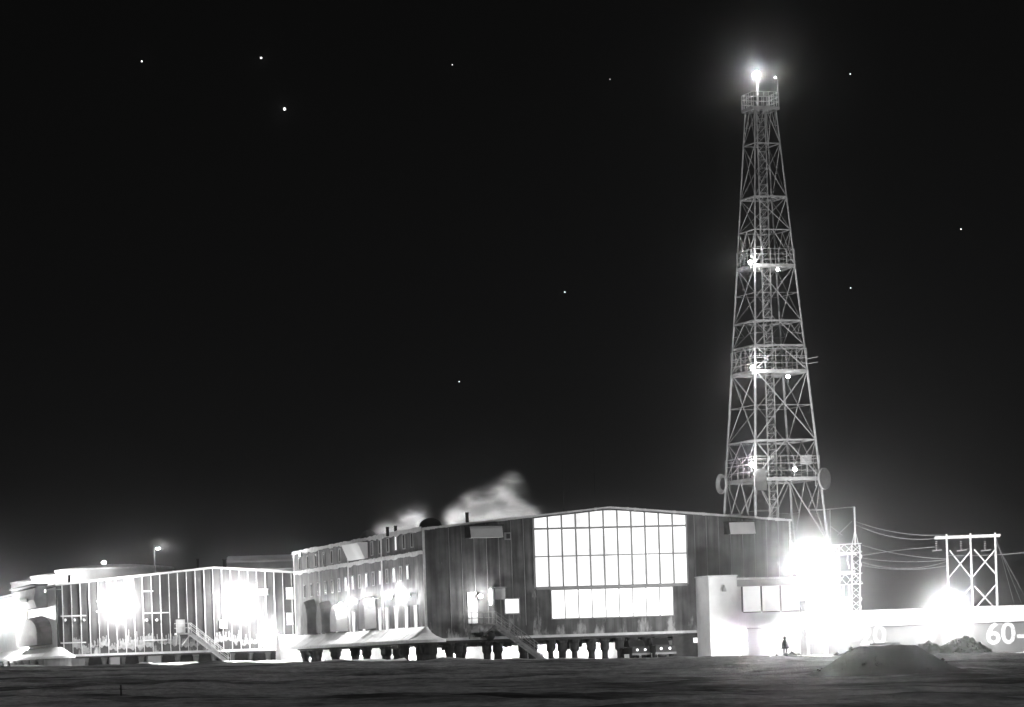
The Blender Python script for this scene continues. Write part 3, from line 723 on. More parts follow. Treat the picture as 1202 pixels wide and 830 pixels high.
for py in rings:
    z = tz(py); b = MB(); th = 0.16 if py in (233,379,408,519) else 0.10
    for i in range(4):
        b.bar(corner(i, z), corner((i+1)%4, z), th, th)
    if py in (233, 379, 408, 519):   # inner diaphragm with snow on it
        for i in range(4): b.bar((corner(i,z)+corner((i+1)%4,z))/2, (corner((i+1)%4,z)+corner((i+2)%4,z))/2, 0.16, 0.14)
    b.build('ring_beam', M_STEEL, tower)
allv = [127]+rings+[766]
for a, c in zip(allv, allv[1:]):
    zt_, zb = tz(a), tz(c); b = MB(); zm = (zt_+zb)/2; d = 0.085 if a > 400 else 0.06
    for i in range(4):
        j = (i+1)%4
        T0, T1, B0, B1 = corner(i,zt_), corner(j,zt_), corner(i,zb), corner(j,zb)
        if a in (127, 272, 379, 408, 519, 563, 640):
            ap = (T0+T1)/2
            b.bar(ap, B0, d); b.bar(ap, B1, d)
            for P0, Q in ((T0, B0), (T1, B1)):
                mid = (ap+Q)/2; lm = (P0+Q)/2
                b.bar(P0, mid, d*0.7); b.bar(lm, mid, d*0.7)
        elif a in (170, 233, 313, 437):
            b.bar(T0, B1, d); b.bar(T1, B0, d*0.9)
            if a > 300: b.bar((T0+B0)/2, (T0+B1)/2, d*0.7); b.bar((T1+B1)/2, (T0+B1)/2, d*0.7)
        else:
            bp = (B0+B1)/2; b.bar(T0, bp, d); b.bar(T1, bp, d)
            b.bar((T0+bp)/2, (T0+B0)/2, d*0.7); b.bar((T1+bp)/2, (T1+B1)/2, d*0.7)
    b.build('bracing', M_STEEL, tower)
def platform(py, sc, rail, mat=M_STEEL):
    z = tz(py); b = MB()
    b.add([corner(i, z, sc)+Vector((0,0,-0.10)) for i in range(4)]+[corner(i, z, sc) for i in range(4)], [(3,2,1,0),(4,5,6,7)]+[(i,(i+1)%4,4+(i+1)%4,4+i) for i in range(4)])
    for i in range(4): b.bar(corner(i,z,sc)+Vector((0,0,-0.15)), corner((i+1)%4,z,sc)+Vector((0,0,-0.15)), 0.12, 0.30)
    o = b.build('platform', mat, tower)
    r = MB()
    for i in range(4):
        p, q = corner(i,z,sc), corner((i+1)%4,z,sc)
        for hh in (0.5, 1.0, 1.5)[:3 if rail > 1.2 else 2]: r.tube(p+Vector((0,0,hh*rail/1.5)), q+Vector((0,0,hh*rail/1.5)), 0.03, 5)
        for f_ in range(0, 5): m_ = p.lerp(q, f_/5); r.tube(m_, m_+Vector((0,0,rail)), 0.03, 5)
    r.build('railing', M_STEELD, o); return o
platform(127, 1.22, 1.5); platform(313, 1.0, 1.6); platform(437, 1.0, 2.2); platform(563, 1.0, 2.2)
# the inner cable ladder
b = MB(); z = tzg; hw = 0.42; step = 0.85
while z < ztop_t-0.2:
    z2 = min(z+step, ztop_t)
    for i, (sx, sy) in enumerate(((-1,-1),(1,-1),(1,1),(-1,1))):
        sx2, sy2 = ((1,-1),(1,1),(-1,1),(-1,-1))[i]
        b.bar((sx*hw,sy*hw,z),(sx*hw,sy*hw,z2),0.09); b.bar((sx*hw,sy*hw,z),(sx2*hw,sy2*hw,z2),0.05); b.bar((sx*hw,sy*hw,z2),(sx2*hw,sy2*hw,z2),0.05)
    z = z2
b.build('cable_ladder', M_STEELD, tower)
b = MB(); b.bar((0.05,0,tzg),(0.05,0,ztop_t),0.30,0.12); b.build('cable_run', M_DARK, tower)
b = MB(); b.tube((-0.25,0,ztop_t),(-0.25,0,tz(97)),0.10,8); b.build('mast', M_STEEL, tower)
zz = tz(92); cc = corner(2, ztop_t, 1.18); b = MB(); b.tube((cc.x,cc.y,ztop_t),(cc.x,cc.y,zz-0.15),0.05,6); b.build('lightning_rod', M_STEEL, tower)
# control box on the lowest platform
z = tz(563); b = MB(); pb = corner(1,z,0.98); b.box(pb.x-0.1,pb.x+1.1,pb.y-0.3,pb.y+0.4,z-1.3,z+0.9); b.build('cabinet', M_DARK, tower)
pb = corner(2,z,0.72); b = MB(); b.box(pb.x-0.6,pb.x+0.5,pb.y-0.3,pb.y+0.3,z+1.4,z+2.3); b.build('cabinet', M_STEELD, tower)
z = tz(437); b = MB(); c = corner(2, z); b.tube((c.x,c.y,z+.6),(c.x+1.1,c.y,z+.75),.04,5); b.tube((c.x,c.y,z+1.1),(c.x+1.1,c.y,z+1.3),.04,5); b.build('antenna_arm', M_STEELD, tower)
# tower lamps
def tower_lamp(px, py, I, label, r=0.2, dy=-0.4, mat=None):
    z = tz(py)
    q = at(px, py, TY+dy)
    # stand off the front face of the tower
    t = thing('signal_lamp', label, 'lamp', (q.x, q.y, q.z-0.3), 0, 'lamps up the lattice tower')
    b = MB(); b.lathe((0,0,0), [(0.09,q.z-0.6),(0.09,q.z-0.2),(0.14,q.z-0.15),(0.14,q.z-0.1)], 8); b.build('base', M_DARK, t)
    b = MB(); b.ball((0,0,q.z+r*0.9-0.1), r, 8); b.build('globe', M_BULB, t, smooth=True)
    if I: point(t, (0, -r-0.16, q.z+r*0.9-0.1), I, 0.1)
def fy(py, i=1, sc=1.0): return corner(i, tz(py), sc).y
tower_lamp(888, 91, 150, 'beacon glowing at the very top of the lattice tower', 0.40, -0.0)
tower_lamp(910, 91, 0, 'small obstruction lamp on the thin rod beside the top beacon', 0.10, cc.y)
tower_lamp(881, 309, 80, 'bright lamp on the front leg at the upper platform', 0.22, fy(313)-0.25)
tower_lamp(883.5, 433, 100, 'bright lamp on the front leg at the middle platform', 0.24, fy(437)-0.25)
tower_lamp(882, 546, 90, 'bright lamp on the front leg above the lowest platform', 0.22, fy(546)-0.3)
tower_lamp(913, 317, 3, 'small lamp under the right of the upper platform', 0.16, -1.2)
tower_lamp(925, 443, 5, 'small lamp under the right of the middle platform', 0.2, -2.4)
tower_lamp(933, 552, 7, 'small round lamp on the right of the lowest platform', 0.22, -3.0)
# dishes
def dish(px, py, r, aim, label, Y, rad_, off):
    q = at(px, py, Y); a = Vector(aim).normalized()
    t = thing('microwave_dish', label, 'dish antenna', (q.x, q.y, q.z-r), 0, 'dishes on the lattice tower')
    x = a.cross(Vector((0,0,1))).normalized(); y = x.cross(a)
    vs = []; n = 20; c = Vector((0,0,q.z))
    prof = [(0.06,-0.42),(0.3,-0.40),(0.6,-0.28),(0.85,-0.12),(1.0,0.0),(1.0,0.18)]
    inner = [(0.95,0.18),(0.8,-0.08),(0.5,-0.26),(0.06,-0.36)]
    for rr_, h in prof+inner:
        for k2 in range(n):
            g_ = 2*math.pi*k2/n; vs.append(c + x*(rr_*r*math.cos(g_)) + y*(rr_*r*math.sin(g_)) + a*(h*r))
    m_ = len(prof+inner); fs = [(i*n+k2, i*n+(k2+1)%n, (i+1)*n+(k2+1)%n, (i+1)*n+k2) for i in range(m_-1) for k2 in range(n)]
    b = MB(); b.add(vs, fs); b.build('reflector', M_STEEL, t, smooth=True)
    b = MB(); b.tube(c + a*(off*r), c + a*((off+0.04)*r), r*rad_, 24); b.build('radome', M_DARK, t)
    b = MB(); b.tube(c - a*(0.4*r), c + Vector((-a.x*1.15,0.9,0)) - a*0.2, 0.10, 8); b.tube(c+Vector((-a.x*0.9,0.7,-0.7)), c+Vector((-a.x*0.9,0.7,0.7)), 0.07, 8); b.build('mount', M_STEELD, t)
dish(847.5, 568, 1.05, (-0.91,-0.42,0), 'dish on the left leg of the tower, turned to the left', TY+corner(0,tz(563)).y-0.6, 0.6, -0.15)
dish(966.5, 562, 1.1, (0.80,-0.6,0), 'dish on the right leg of the tower, turned to the right', TY+corner(2,tz(563)).y-0.6, 0.97, 0.17)

# ================================================================== big lamps at the right
p = at(949, 664, 324.8); pole_lamp((p.x,p.y,p.z), 'tall lamp post blazing over the annex, the brightest light', 3600, H(p.x,p.y,False), aim=(0.3,-1), size=0.5, rad=0.3)
p = at(972, 724, 323.0); pole_lamp((p.x,p.y,p.z), 'short lamp post glaring right of the annex', 2300, H(p.x,p.y,False), aim=(0.2,-1), size=0.4, rad=0.25)
p = at(905, 748, 305.8); pole_lamp((p.x,p.y,p.z), 'low lamp post added to whiten the annex front by the garage door', 330, H(p.x,p.y,False), aim=(0.1,-1), size=0.25)  # added lamp, burns the lower annex wall white
p = at(866, 744, 304.6); pole_lamp((p.x,p.y,p.z), 'low lamp post by the white vestibule', 330, H(p.x,p.y,False), aim=(-0.2,-1), size=0.3)
p = at(1112, 714, 333.5); pole_lamp((p.x,p.y,p.z), 'lamp post glaring in front of the long numbered wall', 1600, H(p.x,p.y,False), aim=(0.1,-1), size=0.45, rad=0.25)

# ================================================================== long numbered building on the right
UY = 338.0
q0 = at(930, 718.6, UY); q1 = at(1290, 709.5, UY)
uz = H(45, UY, False)
zt_ = at(1080, 714.5, UY).z; zm = at(1080, 733, UY).z
utl = thing('long_wall_building', 'long low building with a white upper band and painted numbers', 'building', (q0.x, UY, uz), R(-0.6))
ul = q1.x-q0.x
b = MB(); b.box(0, ul, 0, 7, uz-0.6, zm-0.004); b.build('wall', M_WALL, utl)
b = MB(); b.prism([(-0.5,zm),(-0.55,zm+0.1),(-0.35,zt_-0.25),(0.1,zt_),(7.2,zt_+0.1),(7.2,zm)], 'x', -0.2, ul+0.2); b.build('roof_band', M_PALE, utl)
def number(txt, px, py, hpx):
    cu = bpy.data.curves.new('number', 'FONT'); cu.body = txt; cu.size = hpx*UY/F*1.42; cu.extrude = 0.02; cu.offset = 0.045
    ob = bpy.data.objects.new('tmp', cu); col.objects.link(ob)
    dg = bpy.context.evaluated_depsgraph_get(); me = bpy.data.meshes.new_from_object(ob.evaluated_get(dg))
    bpy.data.objects.remove(ob); me.materials.clear(); me.materials.append(M_NUM)
    o = bpy.data.objects.new('painted_number', me); col.objects.link(o); o.parent = utl
    P_ = at(px, py, UY); o.location = (P_.x-q0.x, -0.024, P_.z-uz); o.rotation_euler = (R(90),0,0); o['label'] = 'painted white %s on the grey wall' % txt
number('-20', 999, 757, 22); number('60-', 1157, 756, 25)

# H-frame power structure
HY = 349.0
def pz(px, py): v = at(px, py, HY); return v
hb_ = pz(1141, 762); hz0 = H(hb_.x, HY, False)
hfr = thing('power_pole_frame', 'three-legged timber power pole frame with crossed braces', 'power pole', (hb_.x, HY, hz0))
def hp(px, py, dy=0): v = pz(px, py); return (v.x-hb_.x, dy, v.z)
for px, pyt in ((1112.5, 627), (1140.5, 626), (1169.5, 625)):
    b = MB(); c = hp(px+1, 700); b.lathe((c[0],0,0), [(0.15,hz0-0.4),(0.13,hz0+6),(0.10,hp(px,pyt)[2])], 10); b.build('pole', M_WOOD, hfr)
b = MB(); b.bar(hp(1097,631,-0.22), hp(1174,628,-0.22), 0.12, 0.19); b.bar(hp(1097,632,0.22), hp(1174,629,0.22), 0.12, 0.19); b.build('crossarm', M_WOOD, hfr)
for (x0,y0,x1,y1) in ((1115,646,1141,679),(1139,647,1112,680),(1144,645,1170,675),(1168,645,1140,679),(1144,688,1171,717),(1169,686,1142,717),(1116,690,1141,720),(1140,688,1114,718)):
    b = MB(); dy = 0.2 if x1 > x0 else -0.2; b.bar(hp(x0,y0,dy), hp(x1,y1,dy), 0.09, 0.12); b.build('brace', M_WOOD, hfr)
for px in (1099, 1128, 1156):
    b = MB(); c = hp(px, 634); 
    for q in range(5): b.lathe((c[0],0,c[2]-0.18*q-0.1), [(0.04,0.0),(0.13,-0.04),(0.13,-0.08),(0.04,-0.12)], 8)
    b.tube((c[0],0,c[2]-0.95),(c[0],0,c[2]-1.1),0.05,6); b.bar((c[0]-0.45,0,c[2]-1.1),(c[0]+0.55,0,c[2]-1.02),0.10); b.build('insulator', M_STEEL, hfr)
# substation gantry
SY = 357.0
sb = at(990, 760, SY); sz0 = H(sb.x, SY, False)
gan = thing('substation_gantry', 'pale steel substation gantry with trusses and a mast, right of the tower', 'gantry', (sb.x, SY, sz0))
def gp(px, py, dy=0): v = at(px, py, SY); return Vector((v.x-sb.x, dy, v.z))
def lattice(mb, a, b_, w, step=0.7, th=0.07):
    a, b_ = Vector(a), Vector(b_); d = (b_-a); n = max(2, int(d.length/step)); d.normalize()
    up = Vector((0,1,0)); x = d.cross(up).normalized(); y = up
    C = [(-1,-1),(1,-1),(1,1),(-1,1)]
    for i in range(4): 
        o_ = x*(C[i][0]*w/2)+y*(C[i][1]*w/2); mb.bar(a+o_, b_+o_, th)
    for k2 in range(n):
        p0 = a.lerp(b_, k2/n); p1 = a.lerp(b_, (k2+1)/n)
        for i in range(4):
            j = (i+1)%4; oi = x*(C[i][0]*w/2)+y*(C[i][1]*w/2); oj = x*(C[j][0]*w/2)+y*(C[j][1]*w/2)
            if k2 % 2: oi, oj = oj, oi
            mb.bar(p0+oi, p1+oj, th*0.7)
for px in (980, 1004.5):
    b = MB(); lattice(b, gp(px+1.0,768), gp(px,640), 0.85); b.build('column', M_WHITE, gan)
b = MB(); lattice(b, gp(972,645), gp(1011,643), 0.9); b.build('truss_beam', M_WHITE, gan)
b = MB(); lattice(b, gp(974,681), gp(1012,679), 1.1); b.build('truss_beam', M_WHITE, gan)
b = MB(); b.bar(gp(976,672),gp(1004,671),0.16); b.bar(gp(976,651),gp(1005,650),0.22); b.build('bus_beam', M_WHITE, gan)
b = MB(); b.tube(gp(1004,640), gp(1003,595), 0.09, 8)
for dx in (-4,4): b.bar(gp(1004+dx,641), gp(1003.5,621), 0.06)
b.build('mast', M_WHITE, gan)
for px in (995, 1000.5): 
    b = MB(); b.path([gp(px,652),gp(px-0.4,658),gp(px+1.2,664),gp(px+1.8,668)], 0.08); b.build('insulator', M_WHITE, gan)
for py in (650, 700):
    b = MB(); b.path([gp(1008,py-2),gp(1011.5,py+3),gp(1009,py+8),gp(1011,py+13),gp(1009,py+18)], 0.09); b.build('insulator', M_WHITE, gan)
for px in (984, 990, 997):
    b = MB(); b.lathe((gp(px,690).x,0.1,0), [(0.25,sz0),(0.25,gp(px,702).z),(0.12,gp(px,700).z),(0.12,gp(px,686).z)], 10); b.build('bushing', M_WHITE, gan)
b = MB(); b.bar(gp(968,597,3), gp(1003,595,0), 0.08); b.bar(gp(977,597,2.5), gp(978,640,2.5), 0.08); b.bar(gp(977,617,2),gp(990,628,1),0.06); b.bar(gp(1000,612,0),gp(984,628,1),0.06); b.build('upper_frame', M_STEELD, gan)
# wires
def wire(a, b_, sag, label, r=0.035, gname='cables strung from the gantry to the pole frame'):
    a, b_ = Vector(a), Vector(b_); n = 16
    pts = [a.lerp(b_, i/n) - Vector((0,0,sag*4*(i/n)*(1-i/n))) for i in range(n+1)]
    m = MB(); m.path([p-Vector((a.x,a.y,0)) for p in pts], r, 5)
    o = m.build('power_cable', M_STEEL, None, (a.x,a.y,a.z)); tag(o, label, 'cable', gname)
def G(px,py): return at(px,py,SY)
def HP(px,py): return at(px,py,HY)
wire(G(1004,612),HP(1110,628),0.5,'topmost cable of the bundle, gantry mast to crossarm')
wire(G(1004,616),HP(1099,632),0.6,'second cable down, from the gantry mast to the crossarm end')
wire(G(1012,652),HP(1099,642),-0.1,'cable rising from the gantry shoulder to the left insulator')
wire(G(1012,640),HP(1112,656),0.3,'cable falling from the gantry truss to the left timber pole')
wire(G(1012,655),HP(1112,657),0.3,'nearly level cable to the middle of the left timber pole')
wire(G(1012,660),HP(1112,659),0.7,'lower sagging cable from the gantry to the left timber pole')
wire(G(1012,664),HP(1112,664),0.4,'lowest cable of the bundle beside the gantry')
wire(HP(1112,652),at(1225,646,HY),0.2,'single cable running past the pole frame to the right edge', gname='cables right of the pole frame')
for i,(x1,y1) in enumerate(((1185,700),(1200,690),(1215,700))):
    gg = at(x1+18, 755, HY+6); wire(HP(1170,633+i*3), gg, 0.0, 'slanting guy wire right of the pole frame', 0.02, 'guy wires of the pole frame')
s0, z0 = MF.side(345, 668); wx = MF.w(0, L_)
wire((wx[0],wx[1]-0.3,z0+0.1), at(300,667,372), 0.1, 'short cable off the far corner of the main building', 0.04, 'cables off the main building')

# ================================================================== heaps, mound, stake, vehicles, person
def heap(px, ybase, ytop, halfpx, Y, label, mat, name='rubble_heap', rough=0.25, depth=1.0, cat='rubble heap', power=1.5, chunks=0, flat=0.0, seed=0):
    c = at(px, ybase, Y); r = halfpx*Y/F; zg = H(c.x, Y, False); h = at(px, ytop, Y).z - zg
    n = 64; m = 34; vs = []
    for j in range(m+1):
        for i in range(n+1):
            x = (i/n*2-1)*1.15; y = (j/m*2-1)*1.15
            d = math.hypot(x, y); f = max(0.0, 1-d)
            f = ((1-(min(1,d))**power)**1.35 if power > 0 else max(0.0, 1/(1+(d*(1+0.25*noise.noise(Vector((math.atan2(y,x)*1.2,seed,2))))/0.42)**4)-0.03*d)) if d < 1 else 0.0
            if flat: f = min(f, 1-flat) / (1-flat)
            X, Y_ = x*r, y*r*depth
            zz = H(c.x+X, Y+Y_, False) - 0.12 + h*f
            zz += f**0.5*rough*h*(noise.noise(Vector((X*0.7+seed, Y_*0.7, 1)))+0.6*noise.noise(Vector((X*2.1, Y_*2.1+seed, 3)))+0.35*noise.noise(Vector((X*5, Y_*5, seed+5))))
            vs.append((X, Y_, zz))
    fs = [(j*(n+1)+i, j*(n+1)+i+1, (j+1)*(n+1)+i+1, (j+1)*(n+1)+i) for j in range(m) for i in range(n)]
    b = MB(); b.add(vs, fs)
    rnd = random.Random(seed+3)
    for q in range(chunks):
        v = rnd.choice(vs)
        if v[2] - H(c.x+v[0], Y+v[1], False) < 0.15*h or (power < 0 and abs(v[0]) < 0.28*r and v[2]-zg > 0.6*h): continue
        s = rnd.uniform(0.06, 0.20 if power < 0 else 0.26); bb = MB(); bb.box(-s,s,-s*0.7,s*0.7,-s*0.6,s*0.6)
        rm = Matrix.Rotation(rnd.uniform(0,6),3,Vector((rnd.random(),rnd.random(),rnd.random()+.1)).normalized())
        b.add([rm @ Vector(w_) + Vector(v) for w_ in bb.v], bb.f)
    o = b.build(name, mat, None, (c.x, Y, zg), 0, chunks == 0); return tag(o, label, cat)
MY = 236.0
heap(1040, 793, 756, 138, MY, 'broad dark earth mound rising from the snow at right', M_DIRT, 'earth_mound', 0.06, 0.8, 'earth mound', -1, 170, 0.10, 2)
c = at(1038.5, 756.5, MY); b = MB(); 
for i in range(6): b.box(-0.98, 0.98, -0.62+i*0.21, -0.62+i*0.21+0.2, c.z-0.02+0.006*(i%2), c.z+0.10+0.006*(i%2))
tag(b.build('timber_lid', M_PLANK, None, (c.x, MY, c.z)), 'flat dark timber lid lying on top of the earth mound', 'timber lid')
heap(1131, 772, 749, 38, 300, 'tall rough heap of frozen clods right of the earth mound', M_RUBBLE, 'rubble_heap', 0.22, 0.7, 'rubble heap', 1.9, 260, 0, 11)
heap(1092, 771, 754, 27, 302, 'smaller rough heap between the earth mound and the tall heap', M_RUBBLE, 'rubble_heap', 0.2, 0.7, 'rubble heap', 1.9, 130, 0, 23)
heap(925, 780, 767, 34, 290, 'low grey heap of dirty snow in front of the annex', M_RUBBLE, 'dirt_heap', 0.15, 0.6, 'dirt heap', 1.6, 60, 0, 31)
heap(988, 776, 766, 22, 292, 'small grey heap against the left of the earth mound', M_RUBBLE, 'dirt_heap', 0.18, 0.6, 'dirt heap', 1.7, 50, 0, 43)
heap(825, 779, 770, 40, 300, 'flat pale snow ridge below the right of the main building', M_SNOW, 'snow_heap', 0.12, 0.5, 'snow heap', 1.6, 0, 0, 47)
heap(170, 784, 776, 22, 352, 'snow heap drifted beside the pale box under the left building', M_SNOW, 'snow_heap', 0.2, 0.5, 'snow heap', 1.6, 0, 0, 53)
heap(30, 786, 779, 45, 345, 'long low snow heap under the glare at the left edge', M_SNOW, 'snow_heap', 0.2, 0.4, 'snow heap', 1.6, 0, 0, 57)
# stake in the foreground
c = at(142, 811, 178); zg = H(c.x, 178); b = MB(); b.lathe((0,0,0), [(0.05,zg-0.2),(0.05,zg+0.25),(0.045,zg+0.65),(0.02,zg+0.7)], 8); b.bar((-0.05,-0.05,zg+0.45),(0.05,-0.05,zg+0.47),0.1,0.12)
tag(b.build('marker_stake', M_PLANK, None, (c.x,178,zg)), 'thin dark marker stake alone in the snow at left', 'stake')
# vehicles parked by the pile space
def truck(px, py, t, label, rot=0.0, scale=1.0):
    s, z = MF.front(px, py, t); x, y = MF.w(s, t); zg = H(x, y, False)
    T = thing('parked_truck', label, 'truck', (x, y, zg), ANG+rot, 'trucks parked by the pile space')
    k2 = scale; B = lambda *a: (lambda v: [q*k2 if i < 4 else zg+q*k2 for i, q in enumerate(v)])(a)
    b = MB(); b.box(*B(-0.95,0.95,0.0,1.6,0.55,1.15)); b.prism([(0.0*k2,zg+1.15*k2),(1.55*k2,zg+1.15*k2),(1.45*k2,zg+1.2*k2),(0.0,zg+1.28*k2)], 'x', -0.9*k2, 0.9*k2)
    b.box(*B(-0.95,0.95,1.6,5.2,0.55,1.25)); b.build('body', M_DARK, T, bevel=0.05)
    b = MB(); b.prism([(1.3*k2,zg+1.26*k2),(3.4*k2,zg+1.26*k2),(3.2*k2,zg+1.95*k2),(1.85*k2,zg+1.95*k2)], 'x', -0.85*k2, 0.85*k2); cab = b.build('cab', M_DARK, T, bevel=0.05)
    b = MB(); b.add([(-0.75*k2,1.40*k2,zg+1.32*k2),(0.75*k2,1.40*k2,zg+1.32*k2),(0.7*k2,1.80*k2,zg+1.88*k2),(-0.7*k2,1.80*k2,zg+1.88*k2)],[(0,1,2,3)]); 
    b.v=[(v[0],v[1]-0.04,v[2]+0.02) for v in b.v]; b.build('windscreen', M_GLASS, cab)
    b = MB(); b.box(*B(-1.0,1.0,-0.14,-0.004,0.42,0.62)); b.build('bumper', M_STEELD, T)
    for sx in (-0.42, 0.42):
        b = MB(); b.bar((sx*k2,-0.05,zg+0.95*k2),(sx*k2,-0.003,zg+0.95*k2),0.26*k2,0.26*k2,12); b.build('headlight', M_DOT, T)
    for sx in (-0.8, 0.8):
        for yy in (0.85, 4.2):
            b = MB(); b.bar(((sx-0.12)*k2,yy*k2,zg+0.38*k2),((sx+0.14)*k2,yy*k2,zg+0.38*k2),0.78*k2,0.78*k2,16); b.build('wheel', M_BLACK, T)
truck(781.5, 772, -2.2, 'dark truck with two lit headlights, before the skirting')
truck(753, 772, -1.2, 'dark truck with two lit headlights, half among the piles', scale=0.9)
# a person in a hooded parka by the annex
def person(px, py, Y, label):
    c = at(px, py, Y); zg = H(c.x, Y, False)
    T = thing('person', label, 'person', (c.x, Y, zg))
    me = bpy.data.meshes.new('body')
    P = [(0,0,0.95),(0,0,1.2),(0,0,1.45),(0,-0.02,1.56),(0,-0.03,1.68),(0,-0.03,1.78),
         (0.19,0,1.44),(0.27,-0.03,1.16),(0.30,-0.10,0.90),(0.30,-0.13,0.80),(-0.19,0,1.44),(-0.27,-0.03,1.16),(-0.30,-0.1,0.90),(-0.30,-0.13,0.80),
         (0.10,0,0.90),(0.12,-0.03,0.50),(0.13,0.02,0.10),(0.13,-0.14,0.05),(-0.10,0,0.90),(-0.13,0.03,0.50),(-0.14,0.06,0.10),(-0.14,-0.10,0.05)]
    E = [(0,1),(1,2),(2,3),(3,4),(4,5),(2,6),(6,7),(7,8),(8,9),(2,10),(10,11),(11,12),(12,13),(0,14),(14,15),(15,16),(16,17),(0,18),(18,19),(19,20),(20,21)]
    rad = [0.17,0.17,0.17,0.07,0.11,0.09,0.08,0.065,0.05,0.05,0.08,0.065,0.05,0.05,0.11,0.08,0.06,0.05,0.11,0.08,0.06,0.05]
    me.from_pydata(P, E, []); o = bpy.data.objects.new('body', me); col.objects.link(o); o.parent = T
    md = o.modifiers.new('skin','SKIN')
    for i, v in enumerate(me.skin_vertices[0].data): v.radius = (rad[i], rad[i]*0.85); v.use_root = (i == 0)
    sb_ = o.modifiers.new('sub','SUBSURF'); sb_.levels = 2; sb_.render_levels = 2
    me.materials.append(M_DARK)
    b = MB(); b.lathe((0,0,0), [(0.36,zg+0.74),(0.31,zg+1.0),(0.26,zg+1.3),(0.22,zg+1.48),(0.12,zg+1.56)], 14); b.v=[(v[0],v[1]*0.75,v[2]) for v in b.v]; b.build('parka', M_BLACK, T, smooth=True)
    b = MB(); b.ball((0,0.02,zg+1.70), 0.165, 8, (1,1,1.15)); b.build('hood', M_BLACK, T, smooth=True)
person(922, 766, 300, 'person in a dark hooded parka standing in the glare before the annex')

# ================================================================== steam
def steam(name, label, pts, frame_t, dens, nscale):
    """pts: (px, py, radius m, weight); the steam is thick where its puffs are and torn into wisps by noise"""
    s0, z0 = MF.front(pts[0][0], pts[0][1], frame_t); x0, y0 = MF.w(s0, frame_t)
    C = []
    for i, (px, py, r, wt) in enumerate(pts):
        tt = frame_t + 1.6*math.sin(i*2.1); s, z = MF.front(px, py, tt); x, y = MF.w(s, tt); C.append((x-x0, y-y0, z, r, wt))
    lo = [min(c[k]-c[3] for c in C)-0.2 for k in range(3)]; hi = [max(c[k]+c[3] for c in C)+0.2 for k in range(3)]
    b = MB(); b.box(lo[0], hi[0], lo[1], hi[1], lo[2], hi[2])
    m = bpy.data.materials.new('drifting steam'); m.use_nodes = True; nt = m.node_tree; nt.nodes.clear(); L = nt.links.new; N = nt.nodes.new
    out = N('ShaderNodeOutputMaterial'); pv = N('ShaderNodeVolumePrincipled'); pv.inputs['Color'].default_value = (0.97,0.97,0.97,1); pv.inputs['Anisotropy'].default_value = 0.0
    tc = N('ShaderNodeTexCoord')
    wn = N('ShaderNodeTexNoise'); wn.inputs['Scale'].default_value = 0.35; wn.inputs['Detail'].default_value = 2; L(tc.outputs['Object'], wn.inputs['Vector'])
    ws = N('ShaderNodeVectorMath'); ws.operation = 'MULTIPLY_ADD'; L(wn.outputs['Color'], ws.inputs[0]); ws.inputs[1].default_value = (1.8,1.8,1.8); ws.inputs[2].default_value = (-0.9,-0.9,-0.9)
    wa = N('ShaderNodeVectorMath'); L(tc.outputs['Object'], wa.inputs[0]); L(ws.outputs[0], wa.inputs[1])
    acc = None
    for x, y, z, r, wt in C:
        d = N('ShaderNodeVectorMath'); d.operation = 'DISTANCE'; L(wa.outputs[0], d.inputs[0]); d.inputs[1].default_value = (x, y, z-z0)
        g_ = N('ShaderNodeMapRange'); g_.interpolation_type = 'SMOOTHSTEP'; g_.inputs[1].default_value = 0.0; g_.inputs[2].default_value = r; g_.inputs[3].default_value = wt; g_.inputs[4].default_value = 0.0; L(d.outputs['Value'], g_.inputs[0])
        if acc is None: acc = g_.outputs[0]
        else:
            q = N('ShaderNodeMath'); q.operation = 'ADD'; L(acc, q.inputs[0]); L(g_.outputs[0], q.inputs[1]); acc = q.outputs[0]
    mp = N('ShaderNodeMapping'); mp.inputs['Rotation'].default_value = (0, R(30), 0); mp.inputs['Scale'].default_value = (0.45, 0.8, 1.15); L(tc.outputs['Object'], mp.inputs['Vector'])
    n = N('ShaderNodeTexNoise'); n.inputs['Scale'].default_value = nscale; n.inputs['Detail'].default_value = 5; n.inputs['Roughness'].default_value = 0.55; n.inputs['Distortion'].default_value = 0.4; L(mp.outputs['Vector'], n.inputs['Vector'])
    nr = N('ShaderNodeMapRange'); nr.inputs[1].default_value = 0.36; nr.inputs[2].default_value = 0.64; nr.inputs[3].default_value = 0.05; nr.inputs[4].default_value = 1.0; L(n.outputs['Fac'], nr.inputs[0])
    ml = N('ShaderNodeMath'); ml.operation = 'MULTIPLY'; L(acc, ml.inputs[0]); L(nr.outputs[0], ml.inputs[1])
    pw = N('ShaderNodeMath'); pw.operation = 'POWER'; L(ml.outputs[0], pw.inputs[0]); pw.inputs[1].default_value = 2.0
    ds = N('ShaderNodeMath'); ds.operation = 'MULTIPLY'; L(pw.outputs[0], ds.inputs[0]); ds.inputs[1].default_value = dens
    L(ds.outputs[0], pv.inputs['Density']); L(pv.outputs[0], out.inputs['Volume'])
    o = b.build(name, m, None, (x0, y0, z0)); o.rotation_euler = (0,0,0)
    tag(o, label, 'steam', 'steam drifting off the main roof', 'stuff'); return o
steam('steam_plume', 'steam drifting off the roof between the two dark domes', [(446,631,1.6,.9),(456,625,2.1,.9),(467,618,2.2,.8),(478,611,2.0,.6),(489,607,2.0,.6),(497,604,1.6,.35),(476,624,2.6,.9),(490,618,2.3,.8),(500,612,1.8,.4)], 22, 0.9, 0.9)
